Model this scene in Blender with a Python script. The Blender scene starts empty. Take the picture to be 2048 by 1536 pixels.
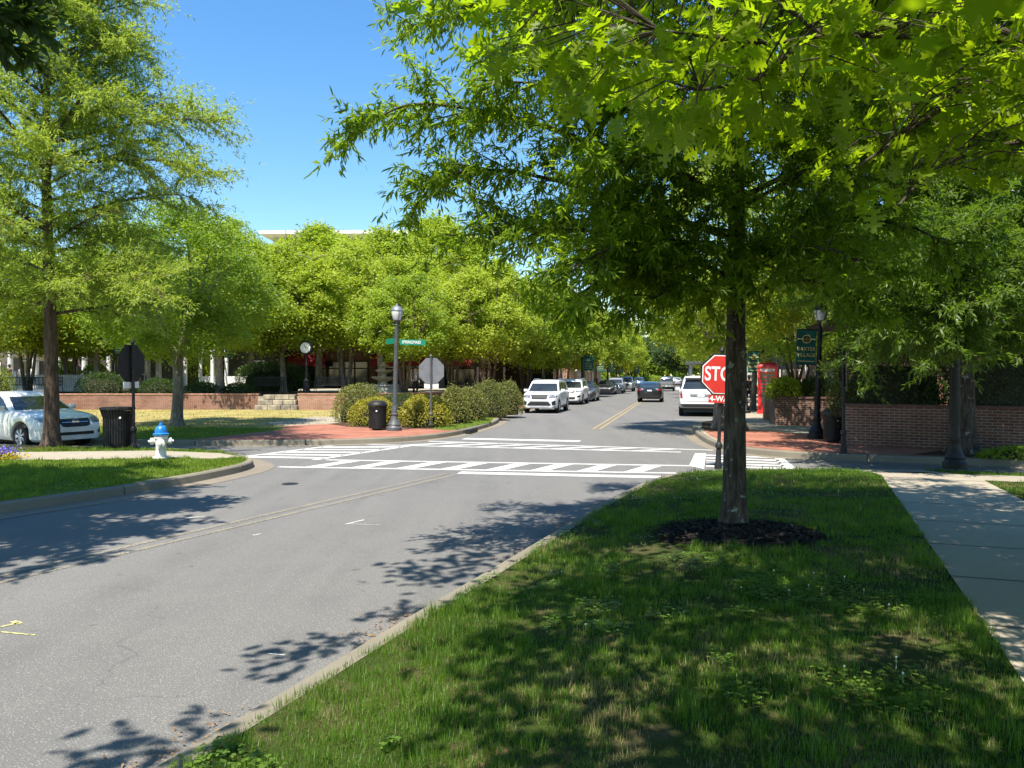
import bpy, bmesh, math, random
import numpy as np
from mathutils import Vector, Matrix, Euler, noise as mnoise
from mathutils.geometry import delaunay_2d_cdt
from mathutils.bvhtree import BVHTree

# ---------------------------------------------------------------- camera, sky, sun, exposure
SC = bpy.context.scene
F, H, HV, UC = 1540.0, 1.9, 752.0, 1024.0          # focal length (px of the 2048 wide photo), eye height, horizon row
cam_d = bpy.data.cameras.new('camera')
cam_d.sensor_width = 36.0
cam_d.lens = 36.0 * F / 2048.0
cam_d.shift_y = -(768.0 - HV) / 2048.0
cam_d.clip_start = 0.05
cam_d.clip_end = 3000
cam = bpy.data.objects.new('camera', cam_d)
cam.location = (0, 0, H)
cam.rotation_euler = (math.radians(90), 0, 0)
SC.collection.objects.link(cam)
SC.camera = cam

SUN_EL = math.radians(63)
TS = Vector((-0.33, -0.944, 0)).normalized()        # horizontal direction towards the sun (behind, a little left)
SUN_DIR = Vector((TS.x * math.cos(SUN_EL), TS.y * math.cos(SUN_EL), math.sin(SUN_EL)))
world = bpy.data.worlds.new('World')
SC.world = world
world.use_nodes = True
wn = world.node_tree
wn.nodes.clear()
sky = wn.nodes.new('ShaderNodeTexSky')
sky.sky_type = 'NISHITA'
sky.sun_disc = False
sky.sun_elevation = SUN_EL
sky.sun_rotation = math.atan2(SUN_DIR.x, SUN_DIR.y)
sky.air_density = 1.3
sky.dust_density = 0.1
sky.ozone_density = 5.0
bg = wn.nodes.new('ShaderNodeBackground')
bg.inputs['Strength'].default_value = 0.110
wo = wn.nodes.new('ShaderNodeOutputWorld')
hs = wn.nodes.new('ShaderNodeHueSaturation')
hs.inputs['Saturation'].default_value = 1.22
wn.links.new(sky.outputs[0], hs.inputs['Color'])
wn.links.new(hs.outputs[0], bg.inputs[0])
wn.links.new(bg.outputs[0], wo.inputs[0])

sd = bpy.data.lights.new('sun', 'SUN')
sd.energy = 5.0
sd.angle = math.radians(0.53)
sd.color = (1.0, 0.935, 0.83)
sun = bpy.data.objects.new('sun', sd)
sun.rotation_euler = (-SUN_DIR).to_track_quat('-Z', 'Y').to_euler()
SC.collection.objects.link(sun)

SC.view_settings.view_transform = 'Standard'
SC.view_settings.look = 'None'
SC.view_settings.exposure = 1.05
SC.view_settings.gamma = 1.0
SC.render.film_transparent = False
try:
    SC.cycles.max_bounces = 8
    SC.cycles.diffuse_bounces = 3
    SC.cycles.glossy_bounces = 3
    SC.cycles.transmission_bounces = 5
    SC.cycles.use_denoising = True
except Exception:
    pass

# ---------------------------------------------------------------- helpers
COL = SC.collection
def G(u, v, z=0.0):
    d = F * (H - z) / (v - HV)
    return ((u - UC) / F * d, d)
def P(u, v, d):
    return Vector(((u - UC) / F * d, d, H - (v - HV) / F * d))
def link(o, parent=None):
    COL.objects.link(o)
    if parent is not None:
        o.parent = parent
    return o
def tag(o, label=None, cat=None, group=None, kind=None):
    if label: o['label'] = label
    if cat: o['category'] = cat
    if group: o['group'] = group
    if kind: o['kind'] = kind
    return o
def thing(name, label, cat, loc=(0, 0, 0), rz=0.0, group=None):
    o = bpy.data.objects.new(name, None)
    o.empty_display_size = 0.2
    link(o)
    o.location = loc
    o.rotation_euler = (0, 0, rz)
    return tag(o, label, cat, group)
def kids(o):
    return [c for c in COL.objects if c.parent == o]
def copy_tree(o, parent=None):
    c = o.copy()
    COL.objects.link(c)
    if parent is not None:
        c.parent = parent
    for k in list(o.children):
        copy_tree(k, c)
    return c
def place(o, loc, rz=0.0, scale=None, label=None, group=None):
    o.location = loc
    o.rotation_euler = (0, 0, rz)
    if scale is not None:
        o.scale = scale if hasattr(scale, '__len__') else (scale,) * 3
    if label: o['label'] = label
    if group: o['group'] = group
    return o

class MB:
    """collects shapes; build() links them as ONE mesh object"""
    def __init__(s):
        s.v = []; s.f = []
    def add(s, vs, fs):
        b = len(s.v)
        s.v.extend([tuple(p) for p in vs])
        s.f.extend([tuple(i + b for i in f) for f in fs])
        return s
    def box(s, c, d, rz=0.0, taper=1.0):
        x, y, z = d[0] / 2, d[1] / 2, d[2] / 2
        vs = []
        for (sx, sy, sz) in ((-1,-1,-1),(1,-1,-1),(1,1,-1),(-1,1,-1),(-1,-1,1),(1,-1,1),(1,1,1),(-1,1,1)):
            k = taper if sz > 0 else 1.0
            px, py = sx * x * k, sy * y * k
            if rz:
                px, py = px * math.cos(rz) - py * math.sin(rz), px * math.sin(rz) + py * math.cos(rz)
            vs.append((c[0] + px, c[1] + py, c[2] + sz * z))
        return s.add(vs, [(0,3,2,1),(4,5,6,7),(0,1,5,4),(1,2,6,5),(2,3,7,6),(3,0,4,7)])
    def bevbox(s, c, d, b=0.02, rz=0.0):
        bm = bmesh.new()
        bmesh.ops.create_cube(bm, size=1.0)
        bmesh.ops.scale(bm, vec=d, verts=bm.verts)
        bmesh.ops.bevel(bm, geom=bm.edges[:], offset=b, segments=2, affect='EDGES', profile=0.6)
        M = Matrix.Translation(c) @ Matrix.Rotation(rz, 4, 'Z')
        bm.verts.index_update()
        s.add([M @ v.co for v in bm.verts], [[v.index for v in f.verts] for f in bm.faces])
        bm.free()
        return s
    def tube(s, pts, rad, n=8, cap=True):
        pts = [Vector(p) for p in pts]
        if not hasattr(rad, '__len__'):
            rad = [rad] * len(pts)
        vs, fs = [], []
        up = None
        for i, p in enumerate(pts):
            a = pts[max(i - 1, 0)]; b = pts[min(i + 1, len(pts) - 1)]
            t = (b - a)
            if t.length < 1e-9: t = Vector((0, 0, 1))
            t.normalize()
            if up is None:
                up = t.cross(Vector((0.31, 0.95, 0.12)))
                if up.length < 1e-3: up = t.cross(Vector((1, 0, 0)))
            up = (up - t * up.dot(t)).normalized()
            w = t.cross(up)
            for k in range(n):
                q = 2 * math.pi * k / n
                vs.append(p + (up * math.cos(q) + w * math.sin(q)) * rad[i])
        for i in range(len(pts) - 1):
            for k in range(n):
                fs.append((i*n + k, i*n + (k+1) % n, (i+1)*n + (k+1) % n, (i+1)*n + k))
        if cap:
            fs.append(tuple(range(n - 1, -1, -1)))
            fs.append(tuple((len(pts) - 1) * n + k for k in range(n)))
        return s.add(vs, fs)
    def lathe(s, prof, n=24, c=(0, 0, 0), axis='Z', caps=True):
        vs, fs = [], []
        for (r, z) in prof:
            for k in range(n):
                q = 2 * math.pi * k / n
                p = (r * math.cos(q), r * math.sin(q), z)
                if axis == 'Y': p = (p[0], p[2], p[1])
                if axis == 'X': p = (p[2], p[0], p[1])
                vs.append((p[0] + c[0], p[1] + c[1], p[2] + c[2]))
        for i in range(len(prof) - 1):
            for k in range(n):
                fs.append((i*n + k, i*n + (k+1) % n, (i+1)*n + (k+1) % n, (i+1)*n + k))
        if caps and prof[0][0] > 1e-4: fs.append(tuple(range(n - 1, -1, -1)))
        if caps and prof[-1][0] > 1e-4: fs.append(tuple((len(prof) - 1) * n + k for k in range(n)))
        return s.add(vs, fs)
    def prism(s, poly, z0, z1, plane='XY'):
        n = len(poly)
        def mk(a, b, h):
            if plane == 'XY': return (a, b, h)
            if plane == 'XZ': return (a, h, b)
            return (h, a, b)
        vs = [mk(a, b, z0) for a, b in poly] + [mk(a, b, z1) for a, b in poly]
        fs = [tuple(range(n - 1, -1, -1)), tuple(range(n, 2 * n))]
        for i in range(n):
            j = (i + 1) % n
            fs.append((i, j, n + j, n + i))
        return s.add(vs, fs)
    def build(s, name, mat, parent=None, smooth=False, fix=True):
        me = bpy.data.meshes.new(name)
        me.from_pydata(s.v, [], s.f)
        if fix and s.f:
            bm = bmesh.new(); bm.from_mesh(me)
            bmesh.ops.recalc_face_normals(bm, faces=bm.faces)
            bm.to_mesh(me); bm.free()
        me.materials.append(mat)
        if smooth:
            me.shade_smooth()
            try: me.set_sharp_from_angle(angle=math.radians(38))
            except Exception: pass
        o = bpy.data.objects.new(name, me)
        return link(o, parent)

def np_mesh(name, V, counts, loops, mat, parent=None, smooth=False):
    me = bpy.data.meshes.new(name)
    V = np.ascontiguousarray(V, dtype=np.float32)
    me.vertices.add(len(V)); me.vertices.foreach_set('co', V.ravel())
    me.loops.add(len(loops)); me.loops.foreach_set('vertex_index', np.ascontiguousarray(loops, dtype=np.int32))
    me.polygons.add(len(counts))
    st = np.zeros(len(counts), dtype=np.int32); st[1:] = np.cumsum(counts)[:-1]
    me.polygons.foreach_set('loop_start', st)
    me.update(calc_edges=True)
    if mat: me.materials.append(mat)
    if smooth: me.shade_smooth()
    o = bpy.data.objects.new(name, me)
    return link(o, parent)

def nrm(a):
    return a / np.maximum(np.linalg.norm(a, axis=-1, keepdims=True), 1e-9)

LEAF = {
 'lance': [(0,0),(.28,.42),(.6,.5),(1,0),(.6,-.5),(.28,-.42)],
 'diamond': [(0,0),(.42,.5),(1,0),(.42,-.5)],
 'oval': [(0,0),(.2,.38),(.55,.5),(.85,.3),(1,0),(.85,-.3),(.55,-.5),(.2,-.38)],
}
_h = [(.0,.012),(.2,.02),(.27,.06),(.23,.33),(.32,.26),(.38,.30),(.40,.11),(.47,.11),(.44,.50),(.53,.40),(.60,.47),(.60,.15),(.67,.13),(.68,.43),(.77,.33),(.83,.35),(.79,.13),(.86,.10),(.91,.17),(1.0,.0)]
LEAF['oak'] = _h + [(a, -b) for a, b in reversed(_h[:-1])]
_h2 = [(.0,.02),(.2,.05),(.24,.34),(.37,.12),(.44,.5),(.58,.14),(.7,.42),(.8,.12),(1,0)]
LEAF['oaksimple'] = _h2 + [(a, -b) for a, b in reversed(_h2[:-1])]

def leaf_mesh(name, pos, axis, normal, ln, wd, shape, mat, parent=None, fold=0.25, curl=0.15):
    T = np.array(LEAF[shape], dtype=np.float64)
    n, k = len(pos), len(T)
    axis = nrm(axis)
    normal = nrm(normal - axis * np.sum(normal * axis, axis=1, keepdims=True))
    side = np.cross(axis, normal)
    ln = np.broadcast_to(ln, (n,)); wd = np.broadcast_to(wd, (n,))
    a = T[:, 0][None, :] * ln[:, None]
    b = T[:, 1][None, :] * wd[:, None]
    fold = np.broadcast_to(fold, (n,))[:, None]; curl = np.broadcast_to(curl, (n,))[:, None]
    c = np.abs(b) * fold - curl * (T[:, 0] ** 2)[None, :] * ln[:, None]
    V = pos[:, None, :] + axis[:, None, :] * a[..., None] + side[:, None, :] * b[..., None] + normal[:, None, :] * c[..., None]
    return np_mesh(name, V.reshape(-1, 3), np.full(n, k, dtype=np.int32), np.arange(n * k, dtype=np.int32), mat, parent)

def inpoly(x, y, poly):
    x = np.asarray(x); y = np.asarray(y)
    r = np.zeros(x.shape, dtype=bool)
    n = len(poly)
    for i in range(n):
        x1, y1 = poly[i]; x2, y2 = poly[(i + 1) % n]
        if y1 == y2: continue
        c = (y1 > y) != (y2 > y)
        r ^= c & (x < (x2 - x1) * (y - y1) / (y2 - y1) + x1)
    return r

def fill(name, poly, mat, z=0.0, spacing=None, parent=None, smooth=False):
    """exact polygon filled with triangles; z a number or f(x, y)"""
    zf = z if callable(z) else (lambda x, y: z)
    pts = [Vector(p[:2]) for p in poly]
    n = len(pts)
    edges = [(i, (i + 1) % n) for i in range(n)]
    if spacing:
        xs = [p.x for p in pts]; ys = [p.y for p in pts]
        gx, gy = np.meshgrid(np.arange(min(xs), max(xs), spacing), np.arange(min(ys), max(ys), spacing))
        gx = gx.ravel() + 0.013; gy = gy.ravel() + 0.017
        k = inpoly(gx, gy, poly)
        pts += [Vector((a, b)) for a, b in zip(gx[k], gy[k])]
    r = delaunay_2d_cdt(pts, edges, [], 1, 1e-5)
    m = MB()
    m.v = [(p.x, p.y, zf(p.x, p.y)) for p in r[0]]
    fs = []
    for f in r[2]:
        a, b, c = (Vector(r[0][i]) for i in f[:3])
        if (b - a).cross(c - a) < 0: f = list(reversed(f))
        fs.append(tuple(f))
    m.f = fs
    return m.build(name, mat, parent, smooth, fix=False)

def resample(path, step):
    p = np.array([tuple(q) for q in path], dtype=float)
    d = np.r_[0, np.cumsum(np.linalg.norm(np.diff(p, axis=0), axis=1))]
    n = max(2, int(round(d[-1] / step)) + 1)
    t = np.linspace(0, d[-1], n)
    return np.stack([np.interp(t, d, p[:, i]) for i in range(p.shape[1])], axis=1)
def smooth_path(path, step, it=2):
    p = [tuple(q) for q in path]
    for _ in range(it):
        q = [p[0]]
        for a, b in zip(p[:-1], p[1:]):
            q.append(tuple(.75 * i + .25 * j for i, j in zip(a, b)))
            q.append(tuple(.25 * i + .75 * j for i, j in zip(a, b)))
        q.append(p[-1]); p = q
    return resample(p, step)
def offset_path(p, o):
    """shift a 2-D path to its left by o"""
    t = np.gradient(p, axis=0); t = nrm(t)
    return p + np.stack([-t[:, 1], t[:, 0]], axis=1) * o

# ---------------------------------------------------------------- materials
def newmat(name):
    m = bpy.data.materials.new(name); m.use_nodes = True
    t = m.node_tree; t.nodes.clear()
    out = t.nodes.new('ShaderNodeOutputMaterial')
    return m, t, out
def nd(t, typ, **kw):
    n = t.nodes.new(typ)
    for k, v in kw.items():
        if k.startswith('i_'):
            n.inputs[k[2:].replace('_', ' ')].default_value = v
        else: setattr(n, k, v)
    return n
def rgba(c): return (c[0], c[1], c[2], 1.0)
def mixc(t, fac, a, b, blend='MIX'):
    n = t.nodes.new('ShaderNodeMix'); n.data_type = 'RGBA'; n.blend_type = blend
    for sock, v in ((0, fac), (6, a), (7, b)):
        if hasattr(v, 'links'): t.links.new(v, n.inputs[sock])
        elif sock == 0: n.inputs[0].default_value = v
        else: n.inputs[sock].default_value = rgba(v)
    return n.outputs[2]
def ramp(t, fac, stops):
    n = t.nodes.new('ShaderNodeValToRGB')
    e = n.color_ramp.elements
    while len(e) > 1: e.remove(e[-1])
    e[0].position = stops[0][0]; e[0].color = rgba(stops[0][1])
    for p, c in stops[1:]:
        x = e.new(p); x.color = rgba(c)
    t.links.new(fac, n.inputs[0])
    return n.outputs[0]
def step(t, val, lo, hi):
    n = t.nodes.new('ShaderNodeMapRange'); n.interpolation_type = 'SMOOTHSTEP'
    n.inputs[1].default_value = lo; n.inputs[2].default_value = hi
    t.links.new(val, n.inputs[0]); return n.outputs[0]
def noise(t, vec, scale, detail=4, rough=0.55, dist=0.0):
    n = t.nodes.new('ShaderNodeTexNoise')
    n.inputs['Scale'].default_value = scale; n.inputs['Detail'].default_value = detail
    n.inputs['Roughness'].default_value = rough; n.inputs['Distortion'].default_value = dist
    if vec is not None: t.links.new(vec, n.inputs['Vector'])
    return n.outputs['Fac']
def coords(t, kind='Object', scale=None):
    n = t.nodes.new('ShaderNodeTexCoord')
    o = n.outputs[kind]
    if scale:
        m = t.nodes.new('ShaderNodeMapping'); m.inputs['Scale'].default_value = scale
        t.links.new(o, m.inputs[0]); o = m.outputs[0]
    return o
def bsdf(t, out, col, rough=0.6, metal=0.0, spec=0.4, coat=0.0, bump=None, bstr=0.3, bdist=0.01):
    b = t.nodes.new('ShaderNodeBsdfPrincipled')
    for k, v in (('Base Color', col), ('Roughness', rough)):
        if hasattr(v, 'links'): t.links.new(v, b.inputs[k])
        else: b.inputs[k].default_value = rgba(v) if k == 'Base Color' else v
    b.inputs['Metallic'].default_value = metal
    b.inputs['Specular IOR Level'].default_value = spec
    b.inputs['Coat Weight'].default_value = coat
    b.inputs['Coat Roughness'].default_value = 0.05
    if bump is not None:
        n = t.nodes.new('ShaderNodeBump'); n.inputs['Strength'].default_value = bstr; n.inputs['Distance'].default_value = bdist
        t.links.new(bump, n.inputs['Height']); t.links.new(n.outputs[0], b.inputs['Normal'])
    if out: t.links.new(b.outputs[0], out.inputs[0])
    return b
def pbr(name, c1, c2=None, scale=4.0, rough=0.6, metal=0.0, spec=0.4, coat=0.0, bump=0.0, bscale=40.0, bdist=0.01, detail=5, vscale=None):
    m, t, out = newmat(name)
    v = coords(t, 'Object', vscale)
    if c2 is None: c2 = tuple(x * 0.8 for x in c1)
    f = step(t, noise(t, v, scale, detail), 0.35, 0.65)
    col = mixc(t, f, c1, c2)
    bn = noise(t, v, bscale, 4) if bump else None
    bsdf(t, out, col, rough, metal, spec, coat, bn, bump, bdist)
    return m
def leafmat(name, dark, light, trans, tfac=0.45, rough=0.5, nscale=0.6, spec=0.35):
    m, t, out = newmat(name)
    g = t.nodes.new('ShaderNodeNewGeometry')
    r = g.outputs['Random Per Island']
    n = step(t, noise(t, coords(t), nscale, 2), 0.3, 0.7)
    a = t.nodes.new('ShaderNodeMath'); a.operation = 'MULTIPLY_ADD'
    a.inputs[1].default_value = 0.62
    b2 = t.nodes.new('ShaderNodeMath'); b2.operation = 'MULTIPLY'; b2.inputs[1].default_value = 0.38
    t.links.new(n, b2.inputs[0]); t.links.new(r, a.inputs[0]); t.links.new(b2.outputs[0], a.inputs[2])
    col = mixc(t, a.outputs[0], dark, light)
    oi = nd(t, 'ShaderNodeObjectInfo')
    hv = nd(t, 'ShaderNodeHueSaturation')
    mr = nd(t, 'ShaderNodeMapRange'); mr.inputs[3].default_value = .485; mr.inputs[4].default_value = .512; t.links.new(oi.outputs['Random'], mr.inputs[0]); t.links.new(mr.outputs[0], hv.inputs['Hue'])
    mv = nd(t, 'ShaderNodeMapRange'); mv.inputs[3].default_value = 1.14; mv.inputs[4].default_value = .84; t.links.new(oi.outputs['Random'], mv.inputs[0]); t.links.new(mv.outputs[0], hv.inputs['Value'])
    t.links.new(col, hv.inputs['Color']); col = hv.outputs[0]
    p = bsdf(t, None, col, rough, spec=spec)
    tr = t.nodes.new('ShaderNodeBsdfTranslucent')
    tc = mixc(t, a.outputs[0], tuple(x * 0.7 for x in trans), trans)
    t.links.new(tc, tr.inputs[0])
    mx = t.nodes.new('ShaderNodeMixShader'); mx.inputs[0].default_value = tfac
    t.links.new(p.outputs[0], mx.inputs[1]); t.links.new(tr.outputs[0], mx.inputs[2])
    t.links.new(mx.outputs[0], out.inputs[0])
    return m
def brickmat(name, c1, c2, mortar, flat=False, bw=0.215, bh=0.068, rough=0.85, ms=0.010):
    m, t, out = newmat(name)
    o = coords(t)
    if not flat:
        s = nd(t, 'ShaderNodeSeparateXYZ'); t.links.new(o, s.inputs[0])
        a = nd(t, 'ShaderNodeMath', operation='ADD'); t.links.new(s.outputs[0], a.inputs[0]); t.links.new(s.outputs[1], a.inputs[1])
        c = nd(t, 'ShaderNodeCombineXYZ'); t.links.new(a.outputs[0], c.inputs[0]); t.links.new(s.outputs[2], c.inputs[1])
        vec = c.outputs[0]
    else: vec = o
    b = nd(t, 'ShaderNodeTexBrick')
    t.links.new(vec, b.inputs['Vector'])
    b.inputs['Color1'].default_value = rgba(c1); b.inputs['Color2'].default_value = rgba(c2); b.inputs['Mortar'].default_value = rgba(mortar)
    b.inputs['Scale'].default_value = 1.0; b.inputs['Mortar Size'].default_value = ms
    b.inputs['Brick Width'].default_value = bw; b.inputs['Row Height'].default_value = bh
    b.inputs['Mortar Smooth'].default_value = 0.3
    n = step(t, noise(t, o, 1.3, 5), 0.3, 0.75)
    col = mixc(t, n, b.outputs['Color'], (0.42, 0.38, 0.34), 'MULTIPLY')
    n2 = mixc(t, 0.6, b.outputs['Color'], col)
    bsdf(t, out, n2, rough, spec=0.25, bump=b.outputs['Fac'], bstr=-0.35, bdist=0.006)
    return m

def asphaltmat(name, tone=1.0, marks=None, wear=0.5):
    """worn asphalt with pale aggregate; marks = paint colour worn through to the asphalt"""
    m, t, out = newmat(name)
    o = coords(t)
    big = step(t, noise(t, o, 0.35, 4), 0.3, 0.7)
    base = mixc(t, big, tuple(tone * x for x in (.190, .182, .166)), tuple(tone * x for x in (.230, .218, .196)))
    mp = nd(t, 'ShaderNodeMapping'); mp.inputs['Rotation'].default_value = (0, 0, math.radians(22)); mp.inputs['Scale'].default_value = (.9, .045, 1)
    t.links.new(o, mp.inputs[0])
    ln_ = step(t, noise(t, mp.outputs[0], 1.6, 4, 0.55), 0.36, 0.66)
    base = mixc(t, ln_, base, tuple(tone * x for x in (.150, .142, .130)))
    dust = step(t, noise(t, o, 0.22, 5, 0.6), 0.50, 0.70)
    dm_ = nd(t, 'ShaderNodeMath', operation='MULTIPLY'); t.links.new(dust, dm_.inputs[0]); dm_.inputs[1].default_value = .55
    base = mixc(t, dm_.outputs[0], base, tuple(tone * x for x in (.255, .222, .175)))
    mid = step(t, noise(t, o, 1.1, 6, 0.65), 0.35, 0.7)
    base = mixc(t, mid, base, tuple(tone * x for x in (.200, .187, .165)))
    fine = noise(t, o, 95.0, 3, 0.8)
    base = mixc(t, step(t, fine, 0.40, 0.62), tuple(tone * x for x in (.095, .096, .098)), base)
    vo = nd(t, 'ShaderNodeTexVoronoi'); vo.inputs['Scale'].default_value = 105.0; t.links.new(o, vo.inputs['Vector'])
    sep = nd(t, 'ShaderNodeSeparateColor'); t.links.new(vo.outputs['Color'], sep.inputs[0])
    spk = nd(t, 'ShaderNodeMath', operation='MULTIPLY')
    t.links.new(step(t, sep.outputs[0], 0.78, 0.9), spk.inputs[0])
    inv = nd(t, 'ShaderNodeMath', operation='SUBTRACT'); inv.inputs[0].default_value = 1.0
    t.links.new(step(t, vo.outputs['Distance'], 0.25, 0.5), inv.inputs[1]); t.links.new(inv.outputs[0], spk.inputs[1])
    base = mixc(t, spk.outputs[0], base, (.31, .30, .275))
    # cracks and oil spots
    vc = nd(t, 'ShaderNodeTexVoronoi', feature='DISTANCE_TO_EDGE'); vc.inputs['Scale'].default_value = 0.33
    dn = nd(t, 'ShaderNodeTexNoise'); dn.inputs['Scale'].default_value = 2.2; dn.inputs['Detail'].default_value = 6; t.links.new(o, dn.inputs['Vector'])
    dv = nd(t, 'ShaderNodeVectorMath', operation='MULTIPLY_ADD'); t.links.new(dn.outputs['Color'], dv.inputs[0]); dv.inputs[1].default_value = (.9, .9, .9); t.links.new(o, dv.inputs[2])
    t.links.new(dv.outputs[0], vc.inputs['Vector'])
    cr = nd(t, 'ShaderNodeMath', operation='MULTIPLY')
    inv2 = nd(t, 'ShaderNodeMath', operation='SUBTRACT'); inv2.inputs[0].default_value = 1.0
    t.links.new(step(t, vc.outputs['Distance'], 0.0015, 0.006), inv2.inputs[1])
    t.links.new(inv2.outputs[0], cr.inputs[0]); t.links.new(step(t, noise(t, o, 0.5, 3), 0.5, 0.62), cr.inputs[1])
    crm = nd(t, 'ShaderNodeMath', operation='MULTIPLY'); t.links.new(cr.outputs[0], crm.inputs[0]); crm.inputs[1].default_value = 0.4
    base = mixc(t, crm.outputs[0], base, (.07, .068, .065))
    sp = step(t, noise(t, o, 5.5, 2, 0.4), 0.70, 0.76)
    spm = nd(t, 'ShaderNodeMath', operation='MULTIPLY'); t.links.new(sp, spm.inputs[0]); spm.inputs[1].default_value = 0.55
    base = mixc(t, spm.outputs[0], base, (.06, .06, .06))
    rough = 0.85
    if marks:
        wf = step(t, noise(t, o, 38.0, 5, 0.75), wear - 0.12, wear + 0.14)
        w2 = step(t, noise(t, o, 2.3, 3), 0.3, 0.8)
        mm = nd(t, 'ShaderNodeMath', operation='MULTIPLY_ADD'); t.links.new(w2, mm.inputs[0]); mm.inputs[1].default_value = 0.25; t.links.new(wf, mm.inputs[2]); mm.use_clamp = True
        base = mixc(t, mm.outputs[0], marks, base)
        rough = 0.75
    bsdf(t, out, base, rough, spec=0.25, bump=fine, bstr=0.35, bdist=0.004)
    return m

def concretemat(name, c1, c2, joints=None):
    m, t, out = newmat(name)
    o = coords(t)
    a = step(t, noise(t, o, 0.8, 5), 0.3, 0.7)
    col = mixc(t, a, c1, c2)
    st = step(t, noise(t, o, 4.5, 7, 0.7), 0.52, 0.75)
    col = mixc(t, st, col, tuple(x * 0.72 for x in c2))
    f = noise(t, o, 120, 3, 0.7)
    col = mixc(t, step(t, f, 0.35, 0.65), tuple(x * 0.85 for x in c1), col)
    bsdf(t, out, col, 0.9, spec=0.2, bump=f, bstr=0.2, bdist=0.003)
    return m

def groundmat(name, stops, scale=1.6, fine=60.0, bump=0.5):
    m, t, out = newmat(name)
    o = coords(t)
    a = noise(t, o, scale, 6, 0.62)
    col = ramp(t, a, stops)
    f = noise(t, o, fine, 4, 0.75)
    col = mixc(t, step(t, f, 0.3, 0.7), mixc(t, 1.0, col, (.55, .55, .5), 'MULTIPLY'), col)
    bsdf(t, out, col, 0.95, spec=0.1, bump=f, bstr=bump, bdist=0.02)
    return m

def barkmat(name, c1, c2, lichen=0.0, vs=(7, 7, 1.1)):
    m, t, out = newmat(name)
    o = coords(t)
    v = coords(t, 'Object', vs)
    f = noise(t, v, 3.2, 7, 0.7, 0.4)
    col = mixc(t, step(t, f, 0.36, 0.66), c1, c2)
    if lichen:
        l = step(t, noise(t, o, 9.0, 5, 0.6), 0.63 - lichen, 0.68 - lichen)
        col = mixc(t, l, col, (.20, .23, .19))
    bsdf(t, out, col, 0.95, spec=0.15, bump=f, bstr=0.9, bdist=0.03)
    return m

M = {}
M['asphalt'] = asphaltmat('asphalt')
M['white_paint'] = asphaltmat('white_road_paint', 1.0, (.72, .715, .68), 0.545)
M['yellow_paint'] = asphaltmat('yellow_road_paint', 1.0, (.50, .34, .10), 0.50)
M['yellow_worn'] = asphaltmat('worn_yellow_road_paint', 1.0, (.40, .32, .17), 0.43)
M['chalk_paint'] = asphaltmat('survey_paint', 1.0, (.60, .58, .20), 0.5)
M['concrete'] = concretemat('concrete', (.36, .315, .24), (.27, .24, .19))
M['kerb'] = concretemat('kerb_concrete', (.23, .205, .155), (.15, .135, .105))
M['gutter'] = concretemat('gutter_concrete', (.235, .200, .155), (.17, .148, .115))
M['grass_soil'] = groundmat('verge_soil', [(0, (.030, .050, .010)), (.50, (.048, .066, .016)), (.64, (.11, .088, .046)), (.8, (.21, .155, .09))], 1.5)
M['lawn_dry'] = groundmat('dry_lawn', [(0, (.22, .22, .06)), (.42, (.36, .31, .10)), (.6, (.46, .37, .15)), (1, (.50, .40, .20))], 0.55, 45, 0.8)
M['lawn_green'] = groundmat('green_lawn', [(0, (.085, .140, .020)), (.5, (.125, .180, .028)), (1, (.19, .19, .05))], 0.9, 45, 0.9)
M['mulch'] = groundmat('dark_mulch', [(0, (.010, .008, .007)), (.5, (.022, .017, .014)), (1, (.05, .038, .03))], 9.0, 90, 1.0)
M['bark_mulch'] = groundmat('brown_mulch', [(0, (.05, .03, .02)), (.5, (.10, .06, .04)), (1, (.17, .11, .075))], 7.0, 80, 1.0)
M['earth'] = groundmat('earth', [(0, (.05, .07, .02)), (1, (.10, .11, .04))], 0.05, 3, 0.2)
M['brick'] = brickmat('red_brick', (.29, .115, .065), (.20, .075, .047), (.30, .26, .215))  # tone lowered to put tree shade into the plaza wall's colour
M['brick_dark'] = brickmat('brown_brick', (.21, .095, .065), (.13, .055, .042), (.30, .26, .22))
M['brick_pale'] = brickmat('orange_brick', (.42, .19, .11), (.32, .13, .08), (.40, .34, .28))
M['pavers'] = brickmat('brick_pavers', (.40, .165, .105), (.32, .12, .080), (.30, .18, .135), True, 0.2, 0.1, 0.9, 0.004)
M['stone'] = pbr('fieldstone', (.40, .34, .24), (.17, .15, .12), 2.6, 0.9, bump=0.7, bscale=14)
M['cap'] = pbr('brick_cap', (.42, .24, .16), (.30, .15, .10), 5, 0.9, bump=0.3)
M['black_metal'] = pbr('black_metal', (.010, .010, .011), (.018, .018, .018), 9, 0.55, 0.0, 0.35, bump=0.05)
M['grey_metal'] = pbr('grey_painted_metal', (.085, .092, .10), (.065, .07, .078), 6, 0.5, 0.0, 0.5)
M['sign_back'] = pbr('sign_back', (.20, .21, .23), (.16, .17, .19), 5, 0.5, 0.3, 0.5)
M['sign_red'] = pbr('sign_red', (.55, .030, .022), (.47, .024, .018), 5, 0.45, 0, 0.5)
M['sign_white'] = pbr('sign_white', (.75, .73, .71), (.68, .66, .64), 6, 0.5)
M['sign_green'] = pbr('sign_green', (.0, .22, .13), (.0, .19, .11), 6, 0.5)
M['banner'] = pbr('banner_fabric', (.012, .105, .075), (.010, .085, .062), 4, 0.8)
M['gold'] = pbr('banner_gold', (.62, .55, .22), (.55, .48, .18), 6, 0.7)
M['white'] = pbr('white_painted_wood', (.74, .74, .72), (.64, .64, .62), 2.5, 0.6)
M['white_metal'] = pbr('white_enamel', (.72, .71, .66), (.58, .57, .50), 8, 0.55, bump=0.1)
M['blue_enamel'] = pbr('blue_enamel', (.012, .19, .52), (.012, .15, .42), 8, 0.4, spec=0.5)
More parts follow.
